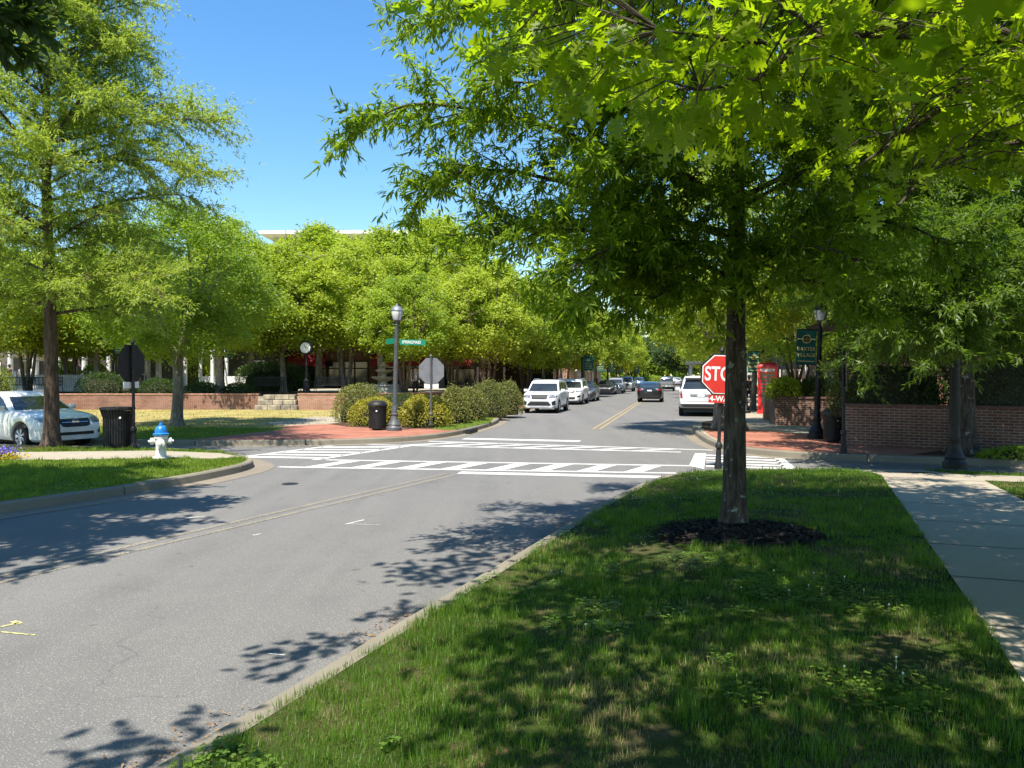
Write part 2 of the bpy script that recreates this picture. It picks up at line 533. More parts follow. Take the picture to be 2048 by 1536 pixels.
M['red_enamel'] = pbr('red_enamel', (.60, .018, .022), (.50, .014, .018), 5, 0.35, coat=0.4)
M['awning'] = pbr('maroon_awning', (.34, .035, .045), (.26, .022, .032), 3, 0.85)
M['glass'] = pbr('window_glass', (.018, .022, .024), (.030, .036, .036), 1.0, 0.06, 0, 0.8)
M['green_glass'] = pbr('shop_glass', (.035, .07, .055), (.02, .04, .035), 1.0, 0.08, 0, 0.7)
M['lamp_glass'] = pbr('lamp_glass', (.62, .64, .62), (.52, .54, .53), 3, 0.25, 0, 0.5)
M['tyre'] = pbr('tyre', (.014, .014, .014), (.022, .021, .020), 20, 0.85)
M['alloy'] = pbr('alloy', (.55, .56, .58), (.46, .47, .49), 6, 0.35, 0.25)
M['trim_black'] = pbr('black_trim', (.012, .012, .013), (.02, .02, .02), 12, 0.55)
M['chrome'] = pbr('chrome', (.70, .71, .72), (.6, .61, .62), 4, 0.15, 1.0)
M['headlamp'] = pbr('headlamp', (.34, .35, .36), (.08, .085, .09), 14, 0.12, 0.4, 0.7, coat=1.0)
M['tail_red'] = pbr('tail_lamp', (.35, .012, .015), (.22, .008, .010), 8, 0.2, 0, 0.6, coat=0.6)
M['amber'] = pbr('amber_lens', (.60, .20, .05), (.5, .15, .03), 8, 0.25)
M['plate'] = pbr('number_plate', (.62, .66, .72), (.5, .54, .6), 14, 0.5)
M['skin'] = pbr('skin', (.42, .25, .18), (.36, .21, .15), 8, 0.6)
M['roof_white'] = pbr('white_roof', (.78, .80, .82), (.70, .72, .75), 0.3, 0.6)
M['facade'] = pbr('pale_render', (.46, .46, .45), (.40, .40, .39), 0.4, 0.8)
M['cream'] = pbr('cream_render', (.48, .44, .34), (.40, .36, .28), 0.8, 0.8)
M['dark_render'] = pbr('dark_render', (.13, .115, .10), (.09, .08, .07), 1.5, 0.85)
M['dark_wood'] = pbr('dark_timber', (.03, .022, .018), (.05, .036, .028), 5, 0.7)
M['sandstone'] = pbr('cast_stone', (.58, .53, .42), (.48, .44, .34), 4, 0.85, bump=0.3)
M['canvas_white'] = pbr('white_canvas', (.70, .68, .64), (.60, .57, .52), 4, 0.9)
M['canvas_red'] = pbr('red_canvas', (.55, .05, .06), (.42, .03, .04), 4, 0.9)
M['clock_face'] = pbr('clock_face', (.78, .77, .72), (.72, .71, .66), 6, 0.5)
def paint(name, c, metal=0.0):
    return pbr('car_paint_' + name, c, tuple(x * 0.95 for x in c), 2.0, 0.30, metal, 0.5, coat=0.55)
M['p_white'] = paint('white', (.72, .73, .73))
M['p_pearl'] = paint('pearl', (.74, .73, .69))
M['p_black'] = paint('black', (.010, .010, .011))
M['p_dark'] = paint('dark_grey', (.045, .048, .052))
M['p_grey'] = paint('grey', (.16, .165, .17))
M['p_silver'] = paint('silver', (.40, .42, .44), 0.5)
M['p_blue'] = paint('blue', (.05, .11, .24))
M['bark'] = barkmat('oak_bark', (.038, .030, .023), (.118, .097, .075), 0.03)
M['bark_brown'] = barkmat('brown_bark', (.06, .042, .032), (.16, .115, .085))
M['bark_pale'] = barkmat('pale_bark', (.12, .10, .08), (.27, .235, .19), 0.0, (4, 4, 1.2))
M['leaf_willow'] = leafmat('willow_oak_leaf', (.065, .125, .010), (.150, .230, .022), (.42, .62, .018), 0.48, 0.48, 0.9, 0.22)
M['leaf_oak'] = leafmat('red_oak_leaf', (.065, .125, .006), (.135, .205, .010), (.44, .64, .010), 0.54, 0.42, 1.2)
M['leaf_lime'] = leafmat('yellow_green_leaf', (.160, .240, .016), (.300, .370, .034), (.62, .76, .04), 0.45, 0.5, 0.5)
M['leaf_mid'] = leafmat('mid_green_leaf', (.105, .185, .016), (.215, .300, .032), (.48, .66, .03), 0.45, 0.5, 0.5)
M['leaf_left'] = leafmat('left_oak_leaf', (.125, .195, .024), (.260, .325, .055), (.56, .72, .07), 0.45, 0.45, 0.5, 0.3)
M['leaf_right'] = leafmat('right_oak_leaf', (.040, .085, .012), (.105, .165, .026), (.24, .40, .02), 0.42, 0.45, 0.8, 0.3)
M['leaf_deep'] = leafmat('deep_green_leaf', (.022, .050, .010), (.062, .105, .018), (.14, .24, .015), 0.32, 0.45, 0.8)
M['leaf_shrub'] = leafmat('gold_shrub_leaf', (.190, .200, .016), (.430, .390, .045), (.50, .46, .03), 0.30, 0.5, 1.2)
M['leaf_shrub2'] = leafmat('olive_shrub_leaf', (.085, .110, .018), (.220, .225, .055), (.28, .29, .04), 0.30, 0.5, 1.2)
M['grass_sun'] = leafmat('sunny_grass_blade', (.105, .180, .016), (.190, .270, .036), (.40, .54, .03), 0.40, 0.5, 1.6)  # lighter twin of the grass blades: sunlight put into the colour
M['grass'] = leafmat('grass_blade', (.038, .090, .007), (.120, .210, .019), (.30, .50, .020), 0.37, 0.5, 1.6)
M['grass_dry'] = leafmat('dry_grass_blade', (.15, .13, .05), (.28, .24, .10), (.25, .22, .08), 0.25, 0.7, 1.6)
M['clover'] = leafmat('clover_leaf', (.050, .110, .012), (.105, .195, .022), (.25, .44, .02), 0.35, 0.5, 2.0)
# ---------------------------------------------------------------- the road plan (metres; camera at the origin, looking along +Y)
AX0 = np.array((2.92, 27.1)); RT = np.array((0.2147, 0.9767)); RN = np.array((0.9767, -0.2147)); RANG = math.radians(12.4)
def R(s, o):
    p = AX0 + RT * s + RN * o
    return (float(p[0]), float(p[1]))
def struct(o): o['kind'] = 'structure'; return o

KR_NEAR = smooth_path([(-8.0,-12.0),(-3.35,-0.8),(-1.52,3.68),(-.66,5.9),(.1,7.75),(1.2,10.6),(2.05,12.5),(2.7,13.7),(3.6,14.4),(5.0,14.6),(7.0,14.5),(9.2,14.0),(12,13.0),(26,8.0)], 0.25)
KR_FAR = smooth_path([(30,9.5),(16,13.9),(10.6,16.0),(7.6,17.15),(6.3,17.9),(5.6,18.9),(5.35,20.3),(5.6,23),(6.1,26),(6.9,29.3),(8.2,30.6),R(5.2,5.1),R(12,5.1),R(80,5.1),R(160,5.1)], 0.3)
KL_FAR = smooth_path([R(160,-5.5),R(80,-5.5),R(12,-5.5),(-.35,36),(-.55,33),(-.55,30.5),(-1.13,27.1),(-1.9,23.9),(-3.0,22.2),(-4.6,21.3),(-6.4,20.9),(-10.1,21.0),(-14,21.9),(-34,26.6),(-70,35)], 0.3)
KL_NEAR = smooth_path([(-34,24.0),(-14,19.9),(-10,19.15),(-7.9,18.65),(-6.6,17.8),(-5.65,16.7),(-5.25,15.7),(-5.45,14.4),(-5.9,12.9),(-6.45,11.6),(-7.1,10.5),(-9.3,6),(-14.5,-4),(-18,-12)], 0.25)

struct(fill('ground', [(-700,-300),(700,-300),(700,1500),(-700,1500)], M['earth'], -0.06))
struct(fill('road', [(-90,-30),(90,-30),(90,240),(-90,240)], M['asphalt'], 0.0))

def kerb(path, name, seg=3.0, gap=0.012, gutter=0.42, h=0.15, w=0.16):
    """path runs with the road on its RIGHT hand; raised ground on its left"""
    m = MB()
    per = max(2, int(round(seg / np.linalg.norm(path[1] - path[0]))))
    i = 0
    L = offset_path(path, w); B = offset_path(path, -0.02)
    while i < len(path) - 1:
        j = min(i + per, len(path) - 1)
        vs, fs = [], []
        for k in range(i, j + 1):
            e = 0.0
            a = path[k].copy(); b = L[k].copy(); c = B[k].copy()
            t = nrm((path[min(k+1, len(path)-1)] - path[max(k-1, 0)])[None])[0]
            if k == i: a += t * gap; b += t * gap; c += t * gap
            if k == j: a -= t * gap; b -= t * gap; c -= t * gap
            vs += [(c[0], c[1], -0.03), (a[0], a[1], h - 0.025), (a[0]*.85 + b[0]*.15, a[1]*.85 + b[1]*.15, h), (b[0], b[1], h + .004), (b[0], b[1], -0.03)]
        n = j - i + 1
        for k in range(n - 1):
            for q in range(4):
                fs.append((k*5 + q, k*5 + q + 1, (k+1)*5 + q + 1, (k+1)*5 + q))
        fs.append((0, 1, 2, 3, 4)); fs.append(tuple((n-1)*5 + q for q in (4, 3, 2, 1, 0)))
        m.add(vs, fs)
        i = j
    struct(m.build(name, M['kerb']))
    if gutter:
        A = offset_path(path, -0.0); Bo = offset_path(path, -gutter)
        g = MB()
        n = len(path)
        g.add([(p[0], p[1], 0.010) for p in A] + [(p[0], p[1], 0.005) for p in Bo], [(k, n + k, n + k + 1, k + 1) for k in range(n - 1)])
        o = g.build('gutter', M['gutter'], fix=False)
        struct(o)
# the raised side is on the left of the travel direction
kerb(KR_NEAR[::-1].copy(), 'kerb', gutter=0.20)
kerb(KR_FAR[::-1].copy(), 'kerb', gutter=0.32)
_k = int(np.argmin(np.abs(KL_FAR[:, 1] - 27.6) + (KL_FAR[:, 0] < -2) * 50))
kerb(KL_FAR[_k:][::-1].copy(), 'kerb', gutter=0.32)
kerb(KL_FAR[:_k + 1][::-1].copy(), 'kerb', seg=0.9, gap=0.022, gutter=0.32)
kerb(KL_NEAR[::-1].copy(), 'kerb', gutter=0.42)
def dist_to(path, x, y):
    return float(np.min(np.hypot(path[:, 0] - x, path[:, 1] - y)))
def sst(a, b, x):
    t = min(1, max(0, (x - a) / (b - a))); return t * t * (3 - 2 * t)
# --- near right verge (the photographer stands here)
def z_verge(x, y):
    return 0.145 + 0.13 * sst(0.1, 2.0, dist_to(KR_NEAR, x, y)) + 0.012 * mnoise.noise(Vector((x * 1.3, y * 1.3, 3)))
inner = offset_path(KR_NEAR, -0.12)
VERGE = [tuple(p) for p in inner] + [(26, -12)]
struct(fill('verge_ground', VERGE, M['grass_soil'], z_verge, 0.45, smooth=True))
SWL = [(-1.6, -7.0), (2.69, 4.04), (4.6, 8.9), (6.0, 12.5), (6.15, 13.1), (6.3, 14.45)]      # left edge of the walk
SWR = [(0.4, -7.0), (4.45, 3.6), (6.15, 8.6), (7.3, 11.9), (9.0, 11.2), (24, 5.4)]
walk = SWL + [(7.6, 14.3), (7.5, 12.95), (9.6, 12.2), (25, 6.6)] + SWR[::-1]
def z_walk(x, y):
    return 0.155 + 0.132 * sst(0.3, 2.0, dist_to(KR_NEAR, x, y))
def slab(name, poly, mat, z, joints=None):
    return struct(fill(name, poly, mat, z, 0.5))
slab('sidewalk', walk, M['concrete'], z_walk)
jm = MB()
for k in range(16):
    y0 = -6 + k * 1.22
    xa = float(np.interp(y0, [p[1] for p in SWL], [p[0] for p in SWL])); xb = float(np.interp(y0 - .55, [p[1] for p in SWR[:4]], [p[0] for p in SWR[:4]]))
    vs = []
    for e in (0, .018):
        for q in np.linspace(0, 1, 5):
            x = xa + (xb - xa) * q; y = y0 - .55 * q + e
            vs.append((x, y, z_walk(x, y) + .003))
    jm.add(vs, [(q, q + 1, q + 6, q + 5) for q in range(4)])
M['joint'] = pbr('walk_joint', (.05, .045, .04), (.08, .07, .06), 8, 0.95)
struct(jm.build('sidewalk_joint', M['joint'], fix=False))

# --- near left verge
zL = lambda x, y: 0.148 + 0.05 * sst(0.1, 1.5, dist_to(KL_NEAR, x, y))
inner = offset_path(KL_NEAR, -0.12)
LEFT_BLOCK = [tuple(p) for p in inner] + [(-60, -12), (-60, 24)]
struct(fill('left_verge_ground', LEFT_BLOCK, M['lawn_green'], zL, 0.6, smooth=True))
slab('sidewalk', [(-34, 19.3), (-14, 16.9), (-10.4, 17.15), (-8.2, 17.6), (-6.6, 17.35), (-5.75, 16.55), (-6.2, 16.0), (-7.6, 15.75), (-10.4, 15.35), (-14.0, 15.2), (-34, 17.2)], M['concrete'], lambda x, y: zL(x, y) + .014)
struct(fill('mulch_bed', [(-13.6, 17.5), (-13.0, 18.8), (-11.0, 18.9), (-9.4, 18.4), (-9.2, 17.8), (-10.6, 17.55)], M['bark_mulch'], lambda x, y: zL(x, y) + .02, 0.4))

# --- far left block: lawn, brick corner, walk
inner = offset_path(KL_FAR, -0.12)
LAWN = [tuple(p) for p in inner] + [(-70, 240), R(220, -5.6)]
struct(fill('lawn', LAWN, M['lawn_dry'], 0.146, 3.0))
green = [(-26, 24.9), (-14, 22.15), (-10.1, 21.25), (-8.6, 21.2), (-8.2, 22.6), (-7.3, 24.3), (-7.6, 25.6), (-9.5, 26.1), (-13, 26.3), (-18, 28), (-26, 30)]
struct(fill('lawn_green_strip', green, M['lawn_green'], 0.151, 1.0))  # greener, darker sheet laid over the dry lawn
corner = [(-8.75, 21.1), (-6.4, 21.05), (-4.65, 21.45), (-3.1, 22.33), (-2.05, 23.95), (-1.75, 25.0), (-2.6, 25.4), (-4.2, 25.6), (-5.6, 26.4), (-6.7, 28.0), (-7.9, 27.0), (-7.5, 25.0), (-8.2, 23.0)]
struct(fill('brick_paving', corner, M['pavers'], 0.156))
struct(fill('lawn_path', [(-6.7, 28.0), (-7.9, 27.0), (-9.2, 28.3), (-8.6, 33), (-6.6, 33), (-6.4, 29.3)], M['concrete'], 0.153))
bed = [(-1.75, 25.0), (-2.6, 25.4), (-4.2, 25.6), (-5.6, 26.4), (-6.7, 28.0), (-6.4, 29.3), (-6.6, 33), (-5.8, 37), (-2, 40), (-.6, 36), (-.85, 33), (-.85, 30.5), (-1.42, 27.0)]
struct(fill('planting_bed', bed, M['bark_mulch'], 0.154, 1.0))
struct(fill('kerbside_grass', [(-2.0, 24.6), (-1.62, 25.6), (-.8, 29), (-.72, 36), (-1.6, 36), (-1.9, 29), (-2.7, 25.4)], M['lawn_green'], 0.162, 0.8))
# street pavement on the left, beyond the bed
struct(fill('left_pavement', [R(14, -5.66), R(160, -5.66), R(160, -9.5), R(14, -9.5)], M['pavers'], 0.158))
# --- far right block
inner = offset_path(KR_FAR, -0.12)
RB = [tuple(p) for p in inner] + [R(170, 60), (120, 9.0)]
struct(fill('right_pavement', RB, M['concrete'], 0.146, 4.0))
struct(fill('brick_paving', [(14, 14.9), (10.6, 16.3), (7.65, 17.42), (6.45, 18.1), (5.85, 19.0), (5.6, 20.3), (5.82, 22.6), (6.3, 25.6), (8.2, 24.6), (9.0, 22.4), (9.6, 20.2), (15, 18.5)], M['pavers'], 0.152))
struct(fill('mulch_bed', [(6.2, 24.2), (6.4, 26), (7.2, 29.2), (8.3, 30.3), (9.0, 29.6), (8.3, 27.2), (7.6, 24.6)], M['bark_mulch'], 0.158))
struct(fill('ground_cover_bed', [(8.9, 17.1), (10.8, 16.25), (16, 14.1), (24, 12), (24, 14), (14.5, 16.4), (10, 18.0)], M['bark_mulch'], 0.160))

# --- painted markings, each a sheet 4 mm above the asphalt
def mark(name, quads, mat, z=0.004):
    m = MB()
    for q in quads:
        vs = [(*p, z) for p in q]
        m.add(vs, [tuple(range(len(vs)))])
    return struct(m.build(name, mat, fix=True))
def gp(*uv): return [G(u, v) for u, v in uv]
def band(p, q, w):
    p = np.array(p); q = np.array(q); t = nrm((q - p)[None])[0]; n = np.array((-t[1], t[0])) * w / 2
    return [tuple(p - n), tuple(q - n), tuple(q + n), tuple(p + n)]
def lerp(a, b, t): return (a[0] + (b[0] - a[0]) * t, a[1] + (b[1] - a[1]) * t)
def ladder(a0, a1, b0, b1, ts, wb, wl=0.16, skew=0.0):
    """two long lines a0-a1, b0-b1 and bars between them at fractions ts"""
    out = [band(a0, a1, wl), band(b0, b1, wl)]
    for t in ts:
        p = np.array(lerp(a0, a1, t)); q = np.array(lerp(b0, b1, t + skew))
        d = nrm((np.array(a1) - np.array(a0))[None])[0] * wb / 2
        e = nrm((q - p)[None])[0] * (wl / 2 + 0.004)
        p2 = p + e; q2 = q - e
        out.append([tuple(p2 - d), tuple(p2 + d), tuple(q2 + d), tuple(q2 - d)])
    return out
mark('crosswalk_marking', ladder(G(557, 934), G(1352, 946.5), G(652, 920), G(1392, 932), [.085, .205, .325, .44, .555, .665, .78, .895], .36), M['white_paint'])
mark('crosswalk_marking', ladder(G(725, 889), G(1362, 904.5), G(857, 882.5), G(1440, 901), [.14, .26, .38, .5, .62, .74, .86], .36), M['white_paint'])
cl = [band(G(461, 917), G(672, 890.5), .16), band(G(628, 920), G(838, 889), .18)]
for t in (.12, .30, .48, .66, .84):
    a = G(461 + 211 * t, 917 - 26.5 * t); b = G(628 + 210 * t, 920 - 31 * t)
    cl.append(band(lerp(a, b, .02), lerp(a, b, .98), .30))
mark('crosswalk_marking', cl, M['white_paint'], 0.0045)
cr = [gp((1390, 907), (1412, 906.5), (1408, 938), (1378, 932)), gp((1548, 916), (1566, 916), (1598, 941), (1572, 942))]
for t in (.06, .26, .46, .66, .86):
    v = 909 + 27 * t
    cr.append(band(G(1412, v), G(1553 + 22 * t, v + 5), .26))
mark('crosswalk_marking', cr, M['white_paint'], 0.0045)
mark('stop_line', [band(G(918, 945.5), G(1322, 954.5), .34)], M['white_paint'])
mark('stop_line', [band(G(928, 877.5), G(1160, 882.5), .5)], M['white_paint'])
# centre lines
A, B = np.array(G(0, 1165)), np.array(G(918, 948))
t = nrm((B - A)[None])[0]; n = np.array((-t[1], t[0]))
A = A - t * 14
mark('centre_line', [band(A + n * .0, B + n * .0, .10), band(A + n * .25, B + n * .25, .10)], M['yellow_worn'])
mark('centre_line', [[R(.5 + k, o - .045), R(.5 + k, o + .045), R(.5 + k + 1.0, o + .045), R(.5 + k + 1.0, o - .045)] for o in (-.12, .12) for k in range(0, 150)], M['yellow_paint'])
# parking bay ticks
tk = []
for s in (10.5, 16.8, 23.2, 29.6, 36, 43, 50):
    tk.append([R(s, -3.2), R(s, -2.95), R(s + .1, -2.95), R(s + .1, -3.2)]); tk.append([R(s, -5.2), R(s, -3.2), R(s + .1, -3.2), R(s + .1, -5.2)])
for s in (7.2, 14.6, 21.6, 28.6):
    tk.append([R(s, 2.7), R(s, 4.7), R(s + .12, 4.7), R(s + .12, 2.7)])
mark('parking_marking', tk, M['white_paint'])
# survey paint and scratches on the near lane
mark('survey_paint_mark', [band(G(0, 1255), G(38, 1246), .03), band(G(0, 1264), G(70, 1271), .02), band(G(26, 1243), G(40, 1248), .05)], M['chalk_paint'])
mark('road_scratch', [band(G(690, 1049), G(728, 1040), .03), band(G(505, 1071), G(522, 1068), .03), band(G(695, 1048), G(760, 1050), .02), band(G(535, 1308), G(570, 1311), .012), band(G(370, 1037), G(410, 1033), .03)], M['white_paint'])
# iron cover of a service box in the road
mc = MB(); x, y = G(580, 968)
mc.lathe([(.001, .004), (.12, .004), (.135, .008), (.145, .003)], 20, (x, y, 0.0))
o = mc.build('manhole_cover', M['black_metal']); tag(o, 'small dark round iron cover set flush in the near lane asphalt', 'manhole cover')
# storm drain mouth in the kerb
dm = MB(); x, y = G(942, 866.5)
dm.box((x + .02, y, .075), (.16, 1.0, .13), math.radians(-12)); o = dm.build('drain_inlet', M['black_metal'])
tag(o, 'dark rectangular storm drain mouth in the pale kerb by the brick corner', 'drain inlet')
# loose dead leaves and grit along the near kerb
rng = np.random.default_rng(5)
seg = KR_NEAR[(KR_NEAR[:, 1] > 2.6) & (KR_NEAR[:, 1] < 12)]
n = 9000
k = rng.integers(0, len(seg) - 1, n); f = rng.random(n)
base = seg[k] + (seg[k + 1] - seg[k]) * f[:, None]
dens = np.array([mnoise.noise(Vector((p[0] * .9, p[1] * .9, 9))) for p in base])
off = np.abs(rng.normal(0, .17, n)) + .02
keep = dens + rng.random(n) * .35 > .22
pos = np.stack([base[:, 0] - off * .92, base[:, 1] + off * .4, np.full(n, .016)], 1)[keep]
ax = rng.normal(size=(len(pos), 3)); ax[:, 2] *= .12
M['dead_leaf'] = leafmat('dead_leaf', (.16, .085, .03), (.34, .21, .09), (.2, .1, .03), 0.1, 0.8)
o = leaf_mesh('leaf_litter', pos, ax, np.tile((0, 0, 1.0), (len(pos), 1)) + rng.normal(size=(len(pos), 3)) * .25, rng.uniform(.012, .04, len(pos)), rng.uniform(.006, .018, len(pos)), 'diamond', M['dead_leaf'])
tag(o, 'brown dead leaves and grit gathered along the near kerb', 'leaf litter', kind='stuff')

# --- grass: real blades over the verges (nobody could count them)
def inwalk(x, y): return inpoly(x, y, walk)
def blades(name, label, n, box, polys, avoid, zf, hgt, wid, mat, seed, dfall=None, bare=0.12, near=0.0):
    rng = np.random.default_rng(seed)
    x = rng.uniform(box[0], box[1], n); y = rng.uniform(box[2], box[3], n)
    k = np.zeros(n, bool)
    for p in polys: k |= inpoly(x, y, p)
    for p in avoid: k &= ~inpoly(x, y, p)
    # only where the lens or a step beside it could look
    k &= (y > 2.6) & (np.abs(x) < y * .8 + 2.5)
    if dfall: k &= rng.random(n) < np.clip((dfall / np.maximum(y, 1)) ** 1.6, 0.0, 1)
    x, y = x[k], y[k]
    nz = np.array([mnoise.noise(Vector((a * 1.1, b * 1.1, seed))) + .55 * mnoise.noise(Vector((a * 3.7, b * 3.7, seed + 5))) for a, b in zip(x, y)])
    k = nz + rng.random(len(x)) * .5 > bare
    x, y, nz = x[k], y[k], nz[k]
    z = zf(x, y)
    m = len(x)
    yaw = rng.uniform(0, 2 * math.pi, m); lean = np.abs(rng.normal(.75, .42, m))
    ax = np.stack([np.cos(yaw) * np.sin(lean), np.sin(yaw) * np.sin(lean), np.cos(lean)], 1)
    nm = np.stack([-np.cos(yaw) * np.cos(lean), -np.sin(yaw) * np.cos(lean), np.sin(lean)], 1) * -1
    tf = np.array([mnoise.noise(Vector((a * 6.5, b * 6.5, seed + 9))) for a, b in zip(x, y)])
    s = np.clip(.75 + nz * .7 + np.clip(tf - .05, 0, 1) * 2.2, .4, 2.4) * rng.uniform(.5, 1.3, m)
    wscale = np.clip(y / 7.0, .9, 2.6)
    o = leaf_mesh(name, np.stack([x, y, z - .006], 1), ax, nm, hgt * s, wid * wscale * rng.uniform(.7, 1.3, m), 'diamond', mat, fold=.1, curl=.45)
    return tag(o, label, 'grass', kind='stuff')
MULCH_C = (2.40, 7.98)
ring = [(MULCH_C[0] + .80 * math.cos(a), MULCH_C[1] + .74 * math.sin(a)) for a in np.linspace(0, 2 * math.pi, 24, endpoint=False)]

def vdist(path, x, y):
    out = np.empty(len(x))
    for i in range(0, len(x), 20000):
        out[i:i+20000] = np.sqrt(np.min((x[i:i+20000, None] - path[None, :, 0]) ** 2 + (y[i:i+20000, None] - path[None, :, 1]) ** 2, axis=1))
    return out
def vsst(a, b, x):
    t = np.clip((x - a) / (b - a), 0, 1); return t * t * (3 - 2 * t)
zv = lambda x, y: 0.145 + 0.13 * vsst(.1, 2., vdist(KR_NEAR[:140], x, y))
zl = lambda x, y: 0.148 + 0.05 * vsst(.1, 1.5, vdist(KL_NEAR[60:], x, y))
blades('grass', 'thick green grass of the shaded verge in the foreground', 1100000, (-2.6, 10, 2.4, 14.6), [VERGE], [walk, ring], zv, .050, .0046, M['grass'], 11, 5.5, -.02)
blades('dry_grass', 'straw coloured dead grass among the green of the near verge', 420000, (-2.6, 9, 2.4, 12), [VERGE], [walk, ring], zv, .035, .004, M['grass_dry'], 12, 5.0, .46)
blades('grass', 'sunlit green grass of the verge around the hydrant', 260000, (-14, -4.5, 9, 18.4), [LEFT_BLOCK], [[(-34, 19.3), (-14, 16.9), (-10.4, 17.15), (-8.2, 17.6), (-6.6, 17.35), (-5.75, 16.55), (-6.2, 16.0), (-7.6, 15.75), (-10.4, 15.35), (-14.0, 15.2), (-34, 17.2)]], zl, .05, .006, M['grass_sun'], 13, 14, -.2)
blades('grass', 'green grass strip along the far kerb of the lawn', 60000, (-20, -.6, 20.9, 36), [green, [(-2.0, 24.6), (-1.62, 25.6), (-.8, 29), (-.72, 36), (-1.6, 36), (-1.9, 29), (-2.7, 25.4)]], [corner], lambda x, y: np.full(len(x), .155), .06, .008, M['grass_sun'], 14, None, -.2)
blades('dry_grass', 'tan dry lawn in front of the brick wall', 22000, (-26, -6, 22, 40), [LAWN], [green, corner, bed], lambda x, y: np.full(len(x), .147), .04, .007, M['grass_dry'], 15, None, -.1)
# clover patches and their white heads
rng = np.random.default_rng(21)
cx = rng.uniform(-2.2, 7, 90000); cy = rng.uniform(2.8, 13.5, 90000)
k = inpoly(cx, cy, VERGE) & ~inpoly(cx, cy, walk) & ~inpoly(cx, cy, ring) & (np.abs(cx) < cy * .8 + 1) & (rng.random(90000) < np.clip((6 / cy) ** 1.5, 0, 1))
cx, cy = cx[k], cy[k]
nz = np.array([mnoise.noise(Vector((a * .8, b * .8, 40))) + .4 * mnoise.noise(Vector((a * 3, b * 3, 44))) for a, b in zip(cx, cy)])
k = nz > .22; cx, cy = cx[k], cy[k]; m = len(cx)
cz = zv(cx, cy) + rng.uniform(.03, .06, m)
pos = np.repeat(np.stack([cx, cy, cz], 1), 3, axis=0)
ya = np.repeat(rng.uniform(0, 6.28, m), 3) + np.tile((0, 2.09, 4.19), m)
ax = np.stack([np.cos(ya), np.sin(ya), np.full(3 * m, .12)], 1)
nm = np.tile((0, 0, 1.0), (3 * m, 1)) + rng.normal(size=(3 * m, 3)) * .22
o = leaf_mesh('clover', pos, ax, nm, np.repeat(rng.uniform(.012, .022, m), 3), np.repeat(rng.uniform(.011, .019, m), 3), 'oval', M['clover'], fold=.1)
tag(o, 'patches of small round clover leaves in the near verge', 'clover', kind='stuff')
sel = rng.choice(m, 45, replace=False)
fm = MB()
for i in sel:
    h = rng.uniform(.0, .025)
    fm.lathe([(.001, -.006), (.005, -.004), (.0065, .002), (.004, .006), (.001, .007)], 6, (cx[i], cy[i], cz[i] + h))
    fm.tube([(cx[i], cy[i], cz[i] - .04), (cx[i], cy[i], cz[i] + h)], .0012, 3)
M['clover_head'] = pbr('clover_flower', (.62, .62, .52), (.5, .52, .38), 60, .8)
o = fm.build('clover_flowers', M['clover_head']); tag(o, 'scattered small white clover heads in the near verge', 'clover flowers', kind='stuff')
# mulch ring around the near tree: a low mound and its bark chips
def zm(x, y):
    r = math.hypot((x - MULCH_C[0]) / .87, (y - MULCH_C[1]) / .80)
    return 0.258 + 0.045 * max(0.0, 1 - r * r)
mring = [(MULCH_C[0] + .87 * math.cos(a), MULCH_C[1] + .80 * math.sin(a)) for a in np.linspace(0, 2 * math.pi, 40, endpoint=False)]
struct(fill('mulch_mound', mring, M['mulch'], zm, 0.1, smooth=True))
n = 5200
q = np.sqrt(rng.random(n)) * 1.02 + np.abs(rng.normal(0, .09, n)) * (rng.random(n) < .35); a = rng.uniform(0, 6.28, n)
px = MULCH_C[0] + .87 * q * np.cos(a); py = MULCH_C[1] + .80 * q * np.sin(a)
pz = np.array([zm(u, v) for u, v in zip(px, py)]) + rng.uniform(.004, .02, n)
ax = rng.normal(size=(n, 3)); ax[:, 2] *= .25
M['chips'] = leafmat('bark_chip', (.008, .006, .005), (.055, .042, .034), (.01, .01, .01), 0.0, .8)
o = leaf_mesh('mulch_chips', np.stack([px, py, pz], 1), ax, np.tile((0, 0, 1.), (n, 1)) + rng.normal(size=(n, 3)) * .5, rng.uniform(.03, .085, n), rng.uniform(.010, .024, n), 'diamond', M['chips'], fold=.3)
tag(o, 'ring of dark bark chips heaped around the near tree trunk', 'mulch', kind='stuff')
